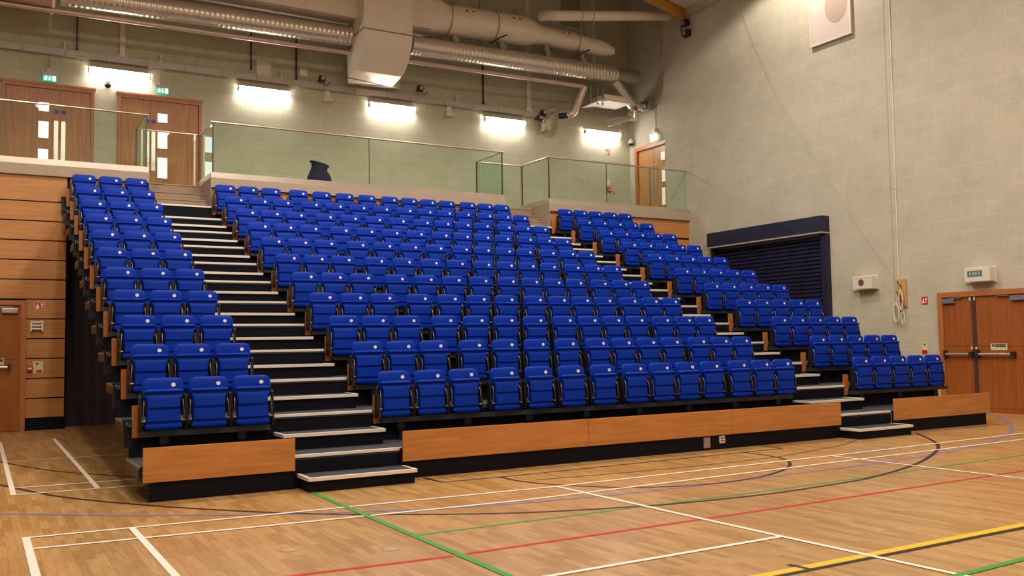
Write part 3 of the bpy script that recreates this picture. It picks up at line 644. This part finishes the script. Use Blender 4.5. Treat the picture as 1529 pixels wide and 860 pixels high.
# rope cleat board
rb = empty('cleat_board', (XR, 2.47, 2.3), 'pale timber board with cleats for the ropes on the right wall', 'cleat board')
part(MB().box(XR-.04, XR, 2.36, 2.60, 2.27, 2.90), 'board', PLY, rb, bevel=.004)
for (y, z) in ((2.50, 2.78), (2.53, 2.55), (2.44, 2.36)):
    part(MB().tube([(XR-.09, y+.05, z+.07), (XR-.07, y+.015, z+.02), (XR-.07, y-.015, z-.02), (XR-.09, y-.05, z-.07)], .011, 8).cyl((XR-.07, y, z), (XR-.03, y, z), .012, 8), 'cleat', DARKM, rb, smooth=50)
rng = random.Random(3)
def coil(cy, cz, ry, rz, n, lab, drop):
    o = MB()
    pts = []
    for i in range(n*14):
        a = 2*PI*i/14
        pts.append((XR-.07-.03*rng.random(), cy+ry*math.sin(a)*(1+.12*math.sin(a*.31)), cz+rz*math.cos(a)*(1+.15*math.sin(a*.23))))
    pts = [(XR-.07, drop[0], drop[1])]+pts
    o.tube(pts, .0095, 6)
    tag(o.build('rope', ROPE, smooth=60), lab, 'rope', 'ropes on the cleat board')
coil(2.60, 2.14, .075, .20, 5, 'big loose loops of white rope hanging at left of the cleat board', (2.50, 2.6))
coil(2.47, 2.42, .05, .20, 4, 'tighter white rope coil wound on the middle of the cleat board', (2.5, 2.8))
coil(2.43, 2.02, .035, .13, 2, 'short white rope tail dangling below the cleat board', (2.46, 2.35))
tag(MB().tube([(XR-.06, 2.55, 2.82), (XR-.06, 3.75, 4.45), (XR-.07, 5.95, 8.0), (XR-.08, 6.6, 9.4), (XR-.09, 7.3, 11.05)], .004, 6).build('pull_cord', simple('grey_brown_cord', (.36, .32, .25), .8), smooth=60), 'thin slanting cord running up the right wall from the cleat board', 'cord')
# framed white board high on the wall
wb = empty('wall_board', (XR, 4.17, 8.9), 'white framed board with a tan disc high on the right wall', 'board')
part(MB().box(XR-.06, XR, 3.55, 4.80, 8.9, 10.9), 'panel', PANELP, wb)
fm = MB()
for (a, b, c, d) in ((3.55, 4.80, 8.9, 8.94), (3.55, 4.80, 10.86, 10.9), (3.55, 3.59, 8.94, 10.86), (4.76, 4.80, 8.94, 10.86)): fm.box(XR-.075, XR-.06, a, b, c, d)
part(fm, 'frame', PLASTIC, wb)
part(MB().prism([(3.98+.34*math.cos(a*PI/20), 9.75+.45*math.sin(a*PI/20)) for a in range(40)], 'x', XR-.064, XR-.06), 'disc', PANELO, wb)
# small grey boxes under the eave
for i, (y, z) in enumerate(((9.45, 11.0), (9.40, 10.68))):
    w = empty('wall_box', (XR, y, z), ['upper of two small grey boxes under the roof corner', 'lower of two small grey boxes under the roof corner'][i], 'junction box', 'grey boxes under the roof corner')
    part(MB().box(XR-.16, XR, y-.10, y+.10, z-.10, z+.10), 'case', DARKM, w, bevel=.01); part(MB().box(XR-.166, XR-.16, y-.02, y+.07, z-.06, z+.06), 'face', GREYT, w)
tag(MB().tube(catmull([(XR-.05, 9.6, 11.15), (XR-.06, 9.68, 10.9), (XR-.07, 9.6, 10.66), (XR-.08, 9.45, 10.55)], 6), .014, 6).build('cable', DARKM, smooth=60), 'dark looped cable beside the two boxes under the roof corner', 'cable')

# ------------------------------------------------------------------ gallery back wall services
LZ = 8.235
for i, (a, b) in enumerate(((-2.56, -1.23), (.95, 2.28), (4.52, 5.87), (8.16, 9.51), (11.76, 13.1))):
    wh = ['above the gap between the two left doors', 'second from the left end', 'in the middle, right under the white duct outlet', 'second from the right end', 'nearest the right corner'][i]
    o = empty('wall_lamp', ((a+b)/2, YB, LZ), f'lit tubular lamp on the gallery wall, {wh}', 'lamp', 'lamps along the gallery wall')
    part(MB().box(a+.04, b-.04, YB-.06, YB, LZ-.04, LZ+.05), 'back_tray', WHITEP, o)
    part(MB().loft([[(a, YB-.20, LZ+.065), (b, YB-.20, LZ+.065), (b, YB, LZ+.10), (a, YB, LZ+.10)], [(a, YB-.20, LZ+.085), (b, YB-.20, LZ+.085), (b, YB, LZ+.12), (a, YB, LZ+.12)]]), 'top_reflector', WHITEP, o)
    part(MB().tube([(a, YB-.13, LZ), (b, YB-.13, LZ)], .07, 16), 'diffuser', LAMP, o, smooth=50)
    part(MB().cyl((a-.03, YB-.13, LZ), (a, YB-.13, LZ), .072, 16).cyl((b, YB-.13, LZ), (b+.03, YB-.13, LZ), .072, 16), 'end_cap', WHITEP, o, smooth=40)
# trunking
tk = empty('cable_trunking', (2.5, YB, 8.5), 'long grey cable trunking along the gallery back wall above the lamps', 'trunking')
part(MB().box(XL+.1, 10.05, YB-.14, YB, 8.50, 8.66), 'straight_run', GREYT, tk)
part(MB().loft([[(xx, YB-.14, zz), (xx, YB, zz), (xx, YB, zz+.16), (xx, YB-.14, zz+.16)] for xx, zz in ((10.05, 8.50), (11.0, 8.92))]), 'raked_run', GREYT, tk)
part(MB().box(11.0, XS, YB-.14, YB, 8.92, 9.08), 'upper_run', GREYT, tk)
cl_ = MB()
for i in range(16): cl_.box(-4+i*.9, -3.97+i*.9, YB-.15, YB-.14, 8.5, 8.66)
part(cl_, 'joint_covers', simple('trunking_joint', (.33, .29, .27), .5, .2), tk)
# vertical conduits
for i, (x, z0, z1, w, m, lab) in enumerate(((-2.83, 8.66, 9.6, .012, DARKM, 'dark vertical conduit dropping to the trunking above the leftmost door'),
        (-1.83, 8.60, 10.2, .06, WHITEP, 'white vertical trunk dropping to the trunking above the first lamp'),
        (1.28, 8.80, 9.8, .012, DARKM, 'dark vertical conduit ending in a box above the second lamp'),
        (2.48, 8.68, 9.8, .014, DARKM, 'dark vertical conduit with a tall box left of the white duct'),
        (8.15, 8.66, 9.9, .010, DARKM, 'thin dark conduit above the trunking right of the white duct'),
        (9.72, 8.62, 12.5, .07, WHITEP, 'tall white vertical trunk rising past the round duct'),
        (12.2, 10.3, 13, .07, WHITEP, 'white vertical trunk high in the corner behind the horizontal pipe'))):
    o = empty('wall_conduit', (x, YB, z0), lab, 'conduit', 'vertical conduits on the gallery back wall')
    part(MB().box(x-w, x+w, YB-.07, YB, z0, z1), 'run', m, o)
    part(MB().box(x-w*1.6, x+w*1.6, YB-.09, YB, z0, z0+.12 if m is WHITEP else z0+.09), 'end_box', m, o)
for (x0, x1, z0, z1, lab, m) in ((1.42, 1.80, 8.67, 9.08, 'pale square panel above the trunking left of the white duct', WHITEP), (2.56, 2.78, 8.80, 9.02, 'small pale square box left of the white duct', WHITEP),
                                 (11.0, 11.7, 11.6, 12.6, 'pale patch panel high on the back wall by the round duct', simple('tan_panel', (.30, .26, .17), .7))):
    tag(MB().box(x0, x1, YB-.05, YB, z0, z1).build('access_panel', m, bevel=.005), lab, 'panel', 'panels on the gallery back wall')
# small fittings on the trunking
for i, x in enumerate((-3.1, -.95, 2.07, 7.25)):
    o = empty('detector', (x, YB-.08, 8.66), ['small white detector on the trunking above the leftmost door', 'small white detector on the trunking above the second door', 'small white detector on the trunking right of second lamp', 'small white detector on the trunking right of the white duct'][i], 'detector', 'detectors on the trunking')
    part(MB().cyl((x, YB-.08, 8.66), (x, YB-.08, 8.72), .045, 14).cyl((x, YB-.08, 8.72), (x, YB-.08, 8.80), .02, 10), 'base', PLASTIC, o, smooth=40)
    part(MB().tube([(x, YB-.08, 8.80), (x, YB-.08, 8.83), (x, YB-.08, 8.86)], [.035, .05, .03], 14), 'head', PLASTIC, o, smooth=40)
for i, (x, lab) in enumerate(((3.33, 'small emergency spot under the trunking between second and third lamps'), (7.0, 'small emergency spot under the trunking between third and fourth lamps'))):
    o = empty('emergency_spot', (x, YB, 8.2), lab, 'emergency light', 'emergency spots under the trunking')
    part(MB().box(x-.07, x+.07, YB-.07, YB, 8.28, 8.50), 'stem', PLASTIC, o)
    part(MB().loft([[(x-.15, YB-.14, 8.20), (x+.15, YB-.14, 8.20), (x+.15, YB, 8.20), (x-.15, YB, 8.20)], [(x-.11, YB-.10, 8.30), (x+.11, YB-.10, 8.30), (x+.11, YB, 8.30), (x-.11, YB, 8.30)]]), 'lamp_head', PLASTIC, o)
# exit signs
def exit_sign(x0, x1, z0, z1, lab):
    o = empty('exit_sign', ((x0+x1)/2, YB, z0), lab, 'exit sign', 'green exit signs')
    y = YB-.07
    part(MB().box(x0-.02, x1+.02, y-.02, y+.02, z1-.01, z1+.07).box((x0+x1)/2-.07, (x0+x1)/2+.07, y-.02, YB, z1+.07, z1+.17).cyl(((x0+x1)/2, y, z1+.17), ((x0+x1)/2, y, 8.5), .012, 8), 'housing', GREYT, o)
    part(MB().box(x0, x1, y-.012, y+.012, z0, z1), 'panel', GREEN_S, o)
    w, h = x1-x0, z1-z0; a, b = y-.016, y-.012
    m = MB()
    fig = [(.10, .12), (.17, .35), (.12, .38), (.10, .55), (.16, .66), (.22, .68), (.20, .80), (.27, .85), (.31, .76), (.28, .68), (.34, .60), (.33, .54), (.26, .56), (.25, .42), (.31, .34), (.30, .18), (.25, .18), (.24, .30), (.20, .32), (.15, .10)]
    m.prism([(x0+u*w, z0+t*h) for u, t in fig], 'y', a, b)
    m.prism([(x0+u*w, z0+t*h) for u, t in ((.46, .85), (.54, .85), (.54, .42), (.61, .42), (.50, .14), (.39, .42), (.46, .42))], 'y', a, b)
    m.box(x0+.70*w, x0+.94*w, a, b, z0+.12*h, z0+.88*h)
    part(m, 'pictogram', WHITE_S, o)
exit_sign(-3.55, -3.26, 7.86, 8.01, 'green lit exit sign hanging above the leftmost gallery door')
exit_sign(-1.05, -.76, 7.88, 8.03, 'green lit exit sign hanging above the second gallery door')
o = empty('exit_sign', (XS, 11.35, 7.86), 'bright exit sign seen edge on above the gallery side door', 'exit sign')
part(MB().box(XS-.12, XS-.08, 11.18, 11.5, 7.87, 8.06), 'panel', emit('side_exit_glow', (.95, 1, .95), 1.4), o); part(MB().box(XS-.14, XS-.06, 11.16, 11.52, 8.06, 8.12).box(XS-.1, XS, 11.3, 11.4, 8.12, 8.25).tube([(XS-.03, 11.35, 8.2), (XS-.03, 11.35, 8.9)], .015, 8), 'housing', PLASTIC, o)
# dome cameras
def dome(cx, cy, cz, lab):
    o = empty('dome_camera', (cx, cy, cz), lab, 'camera', 'dome cameras on the gallery walls')
    part(MB().tube([(cx, cy, cz+.12), (cx, cy, cz+.07), (cx, cy, cz+.02), (cx, cy, cz-.02)], [.05, .085, .09, .085], 18), 'housing', PLASTIC, o, smooth=40)
    part(MB().tube([(cx, cy, cz-.02), (cx, cy, cz-.05), (cx, cy, cz-.08), (cx, cy, cz-.095)], [.075, .07, .045, .01], 18), 'dome', DARKM, o, smooth=60)
    part(MB().box(cx-.03, cx+.03, cy, cy+.1, cz+.02, cz+.10), 'bracket', PLASTIC, o)
dome(-2.15, YB-.1, 7.95, 'small dome camera under the first lamp between the two left doors')
dome(XS-.1, 12.5, 8.02, 'white dome camera in the right corner beside the side door')
# fire point on the back wall, right
fire_sign_x('fire_sign', 12.63, 12.80, YB, 7.60, 7.78, 'red fire sign on the gallery back wall near the right corner')
o = empty('call_point', (12.7, YB, 6.4), 'red call point behind the glass near the right gallery corner', 'call point')
part(MB().box(12.63, 12.77, YB-.06, YB, 6.38, 6.53), 'housing', RED_S, o, bevel=.008); part(MB().box(12.66, 12.74, YB-.064, YB-.06, 6.44, 6.475), 'press_plate', WHT_S, o)
tag(MB().box(12.65, 12.77, YB-.006, YB, 6.62, 6.78).build('fire_notice', WHT_S), 'small white notice above the call point in the right gallery corner', 'notice')
tag(MB().box(12.86, 12.95, YB-.04, YB, 6.36, 6.45).build('switch_plate', STEEL, bevel=.006), 'small grey switch right of the gallery call point', 'switch')
o = empty('emergency_lamp', (10.3, YB-.2, 8.1), 'white wedge shaped box light at right of the fourth lamp', 'emergency light')
part(MB().loft([[(10.05, YB-.3, 8.05), (10.45, YB-.02, 8.05+.18), (10.45, YB-.02, 8.52), (10.05, YB-.3, 8.38)], [(10.15, YB-.02, 8.05), (10.5, YB, 8.2), (10.5, YB, 8.52), (10.15, YB, 8.4)]]), 'case', WHITEP, o)
# coat behind the glass
ct = MB(); rings = []
for (z, hw, hd) in ((GF, .30, .20), (GF+.20, .30, .19), (GF+.36, .285, .17), (GF+.46, .24, .14), (GF+.56, .185, .12), (GF+.63, .19, .12), (GF+.69, .24, .13), (GF+.71, .22, .10)):
    rings.append([(2.28+hw*math.cos(a*PI/12)*(1+.05*math.sin(3*a)), 10.15+hd*math.sin(a*PI/12), z+(.05*(-math.cos(a*PI/12)) if z > GF+.5 else 0)) for a in range(24)])
coat = ct.loft(rings).build('coat', NAVYC, smooth=60)
tag(coat, 'dark navy coat slumped behind the glass of the long centre balustrade', 'coat')

# ------------------------------------------------------------------ ducts and pipes
def spiral(p0, p1, r, n_ring, name, mat, lab, cat, group=None):
    o = empty(name, p0, lab, cat, group)
    part(MB().tube([p0, p1], r, 28), 'duct_body', mat, o, smooth=50)
    if n_ring < 2: return o
    m = MB(); a = Vector(p0); b = Vector(p1); t = (b-a).normalized()
    for i in range(1, n_ring):
        c = a.lerp(b, i/n_ring); m.tube([c-t*.006, c+t*.006], r*1.012, 28)
    part(m, 'seams', mat, o, smooth=50)
    return o
zc = lambda x: 9.615+.0165*x
YD = 11.45
spiral((-3.3, YD, zc(-3.3)), (3.62, YD, zc(3.62)), .25, 60, 'spiral_duct', GALV, 'shiny spiral duct left of the white drop duct, along the gallery', 'duct', 'spiral ducts')
o = spiral((5.25, YD, zc(5.25)), (12.1, YD, zc(12.1)), .26, 60, 'spiral_duct', GALV, 'shiny spiral duct right of the white drop duct, along the gallery', 'duct', 'spiral ducts')
part(MB().tube([(12.1, YD, zc(12.1)), (12.5, YD, zc(12.5)), (12.95, YD, zc(13))], [.22, .22, .20], 28), 'reduced_end', simple('dull_galvanised', (.36, .32, .27), .45, .6), o, smooth=50)
for x in (6.2, 7.4, 8.6, 9.8, 11.0): part(MB().tube([(x, YD, zc(x)+.25), (x, YD, zc(x)+1.6)], .008, 6), 'hanger_rod', DARKM, o)
spiral((12.05, YD-.05, 9.62), (12.95, YD+.25, 9.02), .15, 8, 'branch_duct', GALV, 'short spiral branch duct dropping to the right corner', 'duct')
o = spiral((12.85, YD+.25, 9.0), (XS, YD+.25, 9.0), .13, 6, 'wall_duct', GALV, 'short duct entering the side wall at the right corner', 'duct')
part(MB().box(13.35, XS, YD-.05, YD+.55, 8.85, 9.18), 'wall_grille', STEEL, o); gr = MB()
for i in range(4): gr.box(13.345, 13.352, YD-.02+.15*i, YD+.05+.15*i, 8.88, 9.15)
part(gr, 'grille_slots', DARKM, o)
o = empty('valve_branch', (12.85, YD+.2, 8.6), 'clustered elbow and valve dropping from the branch duct end', 'duct')
part(MB().tube(catmull([(12.95, YD+.25, 9.0), (12.98, YD+.15, 8.85), (12.85, YD, 8.7), (12.6, YD-.1, 8.6)], 5), .10, 16), 'elbow', simple('brown_copper', (.34, .22, .12), .4, .6), o, smooth=50)
part(MB().tube([(12.75, YD-.1, 8.7), (12.68, YD-.12, 8.45)], .13, 14), 'valve_body', GALV, o, smooth=50)
part(MB().tube([(12.64, YD-.1, 8.5), (11.75, YD-.1, 8.22)], .085, 14), 'outlet', STEEL, o, smooth=50)
# long lagged pipe under the ducts
zp = lambda x: 9.17+.0115*x
o = spiral((XL+.2, YD, zp(-6)-.02), (10.95, YD, zp(10.95)), .055, 1, 'lagged_pipe', FOIL, 'thin foil lagged pipe running below the spiral duct', 'pipe')
o = empty('lagged_riser', (10.9, YD, 8.3), 'slanting foil lagged pipe dropping from the pipe end near the right corner', 'pipe')
part(MB().tube(catmull([(10.98, YD, zp(10.95)), (10.85, YD+.1, 8.9), (10.75, YD+.25, 8.55), (10.55, YD+.35, 8.42)], 6), .10, 16), 'pipe', FOIL, o, smooth=50)
part(MB().cyl((10.62, YD+.3, 8.45), (10.35, YD+.5, 8.42), .09, 14), 'valve', simple('valve_blue_black', (.02, .02, .05), .4, .3), o, smooth=40)
# pipe clutter around the valve
for i, (x, z) in enumerate(((11.3, 9.1), (11.55, 9.15), (11.75, 9.15))):
    tag(MB().tube([(x, YD+.15, zc(x)-.2), (x, YD+.15, 8.85)], .022, 8).build('drop_pipe', ROD, smooth=60), ['first of three thin vertical drop pipes below the spiral duct', 'middle of three thin vertical drop pipes below the spiral duct', 'rightmost of three thin vertical drop pipes below the spiral duct'][i], 'pipe', 'drop pipes below the spiral duct')
for i, (x, z) in enumerate(((9.98, 8.45), (10.12, 8.62), (3.12, 8.75), (6.0, 8.85))):
    o = empty('pump', (x, YB-.35, z), ['black pump beside the wedge light at right', 'small black valve above the pump at right', 'black valve left of the white duct outlet', 'black valve right of the white duct outlet'][i], 'valve', 'black valves on the back wall')
    part(MB().cyl((x-.07, YB-.25, z), (x+.07, YB-.25, z), .09, 14), 'body', DARKM, o, smooth=40); part(MB().cyl((x, YB-.35, z), (x, YB-.25, z), .05, 12), 'face', GREYT, o, smooth=40)
    part(MB().tube(catmull([(x, YB-.25, z-.05), (x+.12, YB-.25, z-.16), (x+.25, YB-.2, z-.05)], 5), .012, 6).cyl((x, YB-.25, z), (x, YB, z), .03, 8), 'cable', DARKM, o, smooth=50)
# louvred cassette unit
o = empty('air_cassette', (12.3, YD+.3, 8.9), 'white louvred air unit tucked in the right corner above the last lamp', 'air unit')
part(MB().box(11.75, 12.75, 11.5, 12.3, 8.98, 9.18), 'case', WHITEP, o, bevel=.01); lv = MB()
for i in range(5): lv.loft([[(11.45+.06*i, yy, 8.90+.03*i), (11.75+.1*i, yy, 8.94+.02*i), (11.75+.1*i, yy, 8.955+.02*i), (11.45+.06*i, yy, 8.915+.03*i)] for yy in (11.45, 12.3)])
part(lv, 'louvres', WHITEP, o)
# white rectangular drop duct
VD = empty('drop_duct', (4.24, 10.9, 9.0), 'large cream rectangular duct dropping and curving back into the gallery wall', 'duct')
dp = MB(); path = []
hw = .665
sec = []
for (y, z, ny, nz, h) in ((10.9, 13.5, 0, -1, .4), (10.9, 9.62, 0, -1, .4)): sec.append((y, z, ny, nz, h))
for q in range(1, 7):
    a = q/6*math.radians(72); sec.append((10.9+.62*(1-math.cos(a)), 9.62-.62*math.sin(a), math.sin(a), -math.cos(a), .40-.012*q))
rings = []
for (y, z, ty, tz, h) in sec:
    ny, nz = -tz, ty     # normal in the yz plane
    rings.append([(3.57, y-ny*h, z-nz*h), (4.90, y-ny*h, z-nz*h), (4.90, y+ny*h, z+nz*h), (3.57, y+ny*h, z+nz*h)])
part(dp.loft(rings), 'duct_body', DUCTW, VD, smooth=35)
(y, z, ty, tz, h) = sec[-1]; ny, nz = -tz, ty
A = [(3.57, y-ny*h, z-nz*h), (4.90, y-ny*h, z-nz*h), (4.90, y+ny*h, z+nz*h), (3.57, y+ny*h, z+nz*h)]
B1 = [(3.66, 11.95, 8.73), (4.92, 11.95, 8.62), (4.92, 12.0, 9.35), (3.66, 12.0, 9.35)]
C1 = [(3.78, 12.28, 8.66), (5.12, 12.28, 8.74), (5.12, 12.3, 9.33), (3.78, 12.3, 9.33)]
D1 = [(4.0, YB, 8.86), (5.5, YB, 8.80), (5.5, YB, 9.32), (4.0, YB, 9.32)]
part(MB().loft([A, B1, C1, D1]), 'outlet_boot', DUCTW, VD)
part(MB().loft([[(3.64, 11.93, 8.72), (4.94, 11.93, 8.61), (4.94, 11.96, 8.60), (3.64, 11.96, 8.71)], [(3.64, 11.93, 8.735), (4.94, 11.93, 8.625), (4.94, 11.96, 8.62), (3.64, 11.96, 8.73)]]).loft([[(3.76, 12.26, 8.645), (5.14, 12.26, 8.725), (5.14, 12.30, 8.725), (3.76, 12.30, 8.645)], [(3.76, 12.26, 8.665), (5.14, 12.26, 8.745), (5.14, 12.30, 8.745), (3.76, 12.30, 8.665)]]), 'boot_seams', simple('dark_seam', (.25, .20, .16), .5, .2), VD)
fl_ = MB().box(3.55, 4.92, 10.485, 10.50, 9.60, 9.625).box(3.55, 3.57, 10.5, 11.31, 9.60, 9.625).box(4.90, 4.92, 10.5, 11.31, 9.60, 9.625)
part(fl_, 'flange', simple('dark_flange', (.25, .20, .16), .5, .2), VD)
# rectangular ducts left and right of it
o = empty('box_duct', (1, 11.3, 10.05), 'cream rectangular duct along the top left of the gallery', 'duct', 'cream rectangular ducts')
part(MB().box(-3.0, 3.57, 11.0, 11.65, 10.03, 10.95), 'duct_body', DUCTW, o); jm = MB()
for x in (-1.6, -.3, .72, 1.62, 2.2): jm.box(x, x+.03, 10.985, 11.0, 10.02, 10.96).box(x, x+.03, 11.0, 11.65, 10.015, 10.03)
part(jm, 'flanges', DUCTW, o)
o = empty('box_duct', (-4, 11.3, 9.3), 'tan square end panel of ductwork at the extreme top left', 'duct')
part(MB().box(-6.5, -3.42, 11.2, 11.8, zp(-4)+.08, 10.3), 'duct_body', simple('tan_duct', (.42, .27, .17), .5, .1), o); part(MB().box(-3.46, -3.40, 11.18, 11.82, zp(-4)+.07, 10.32), 'flange', DUCTW, o)
BD = empty('round_duct', (8, 11.35, 10.2), 'large cream round duct stepping smaller towards the right, closed at its end', 'duct')
part(MB().box(4.90, 5.72, 10.98, 11.70, 10.08, 11.05), 'box_section', DUCTW, BD)
sq = lambda x, hy, hz, cz, k: [(x, 11.34+hy*max(-1, min(1, 1.35*math.cos(2*PI*i/24+PI/24))) if k else 11.34+hy*math.cos(2*PI*i/24+PI/24), cz+(hz*max(-1, min(1, 1.35*math.sin(2*PI*i/24+PI/24))) if k else hz*math.sin(2*PI*i/24+PI/24))) for i in range(24)]
part(MB().loft([sq(5.72, .36, .485, 10.56, 1), sq(6.25, .42, .42, 10.54, 0)]), 'transition', DUCTW, BD, smooth=40)
part(MB().tube([(6.25, 11.34, 10.54), (8.86, 11.34, 10.62), (9.25, 11.34, 10.60), (10.45, 11.34, 10.57), (10.62, 11.34, 10.56), (11.45, 11.34, 10.52), (11.75, 11.34, 10.50), (11.76, 11.34, 10.50), (11.95, 11.34, 10.50)],
               [.42, .42, .29, .275, .25, .25, .21, .16, .15], 28), 'duct_body', DUCTW, BD, smooth=30)
for (x, r, zz) in ((6.3, .425, 10.54), (7.75, .425, 10.585), (10.62, .255, 10.56)):
    part(MB().tube([(x-.015, 11.34, zz), (x+.015, 11.34, zz)], r+.012, 28), 'joint_band', simple('band%d' % int(x*10), (.42, .35, .28), .5, .2), BD, smooth=50)
for (x, zz, r) in ((6.75, 10.75, .425), (6.95, 10.755, .425), (8.25, 10.80, .425), (8.45, 10.80, .425), (10.0, 10.70, .285), (10.2, 10.695, .285)):
    dz = zz-(10.54+.03*(x-6.25) if x < 9 else 10.575); dy = -math.sqrt(max(.001, r*r-dz*dz))
    nv = Vector((0, dy, dz)).normalized()
    c = Vector((x, 11.34, (10.54+.03*(x-6.25) if x < 9 else 10.575)))+nv*(r-.012)
    part(MB().tube([c, c+nv*.02], .035, 14), 'red_test_plug', RED_S, BD)
for (x, r) in ((6.45, .13), (7.95, .13), (9.5, .12), (10.75, .12)):
    part(MB().tube([(x, 11.34, 10.4), (x+.15, 11.40, 10.05), (x+.2, 11.44, 9.85)], r, 16), 'spigot', simple('dull_spigot%d' % int(x*10), (.30, .26, .22), .5, .5), BD, smooth=50)
for (x) in (7.72, 10.55):
    part(MB().tube([(x-.25, 11.0, 9.95), (x, 10.92, 10.12), (x+.25, 10.88, 10.24)], .022, 8).cyl((x, 10.92, 10.1), (x, 11.2, 10.1), .02, 8), 'damper_lever', DARKM, BD, smooth=50)
o = empty('horizontal_pipe', (11, 10.3, 11.1), 'cream horizontal pipe high in the right corner with a rounded left end', 'pipe')
part(MB().tube([(9.16, 10.9, 10.98), (9.1, 10.6, 10.90), (9.2, 10.38, 10.84), (9.45, 10.3, 10.85), (13.35, 10.3, 11.505)], .145, 20), 'pipe', DUCTW, o, smooth=50)
part(MB().tube([(10.05, 10.3, 10.95), (10.08, 10.3, 10.956)], .152, 20).tube([(10.45, 10.3, 11.02), (10.48, 10.3, 11.025)], .152, 20), 'joint_band', GREYT, o, smooth=50)

# ------------------------------------------------------------------ lights
def area(name, loc, rot, sx, sy, power, col, spread=180):
    l = bpy.data.lights.new(name, 'AREA'); l.shape = 'RECTANGLE'; l.size = sx; l.size_y = sy; l.energy = power; l.color = col; l.spread = math.radians(spread)
    o = bpy.data.objects.new(name, l); COL.objects.link(o); o.location = loc; o.rotation_euler = rot; return o
WARM = (1., .885, .725)
def bay(x, y, z, power, size=150, blend=.5):
    l = bpy.data.lights.new('high_bay', 'SPOT'); l.energy = power; l.color = WARM; l.spot_size = math.radians(size); l.spot_blend = blend; l.shadow_soft_size = .3
    o = bpy.data.objects.new('high_bay', l); COL.objects.link(o); o.location = (x, y, z); return o
for y, p in ((-13.5, 250), (-8, 650), (-2.5, 720)):
    for x in (-8, -2.5, 3, 8.5):
        wide = -5 < x < 5 and y < -5
        bay(x, y, 12.3, p*(.7 if abs(x+.0) > 5 else 1)*(1.6 if wide else 1), 175 if wide else 145, .25 if wide else .5)
for x in (-4, 1.5, 7): bay(x, 4.0, 12.0, 1050, 138, .5)
bay(11.7, 4.6, 11.8, 900, 146, .2)
w = bpy.data.worlds.new('world'); S.world = w; w.use_nodes = True
w.node_tree.nodes['Background'].inputs[0].default_value = (.5, .5, .55, 1); w.node_tree.nodes['Background'].inputs[1].default_value = .1

S.view_settings.view_transform = 'Standard'; S.view_settings.look = 'None'
S.view_settings.gamma = 1; S.view_settings.use_curve_mapping = False
S.view_settings.exposure = 0.34
try:
    S.cycles.use_denoising = True; S.cycles.max_bounces = 8; S.cycles.transparent_max_bounces = 16; S.cycles.caustics_reflective = False; S.cycles.caustics_refractive = False
    S.cycles.sample_clamp_indirect = 6
except Exception: pass
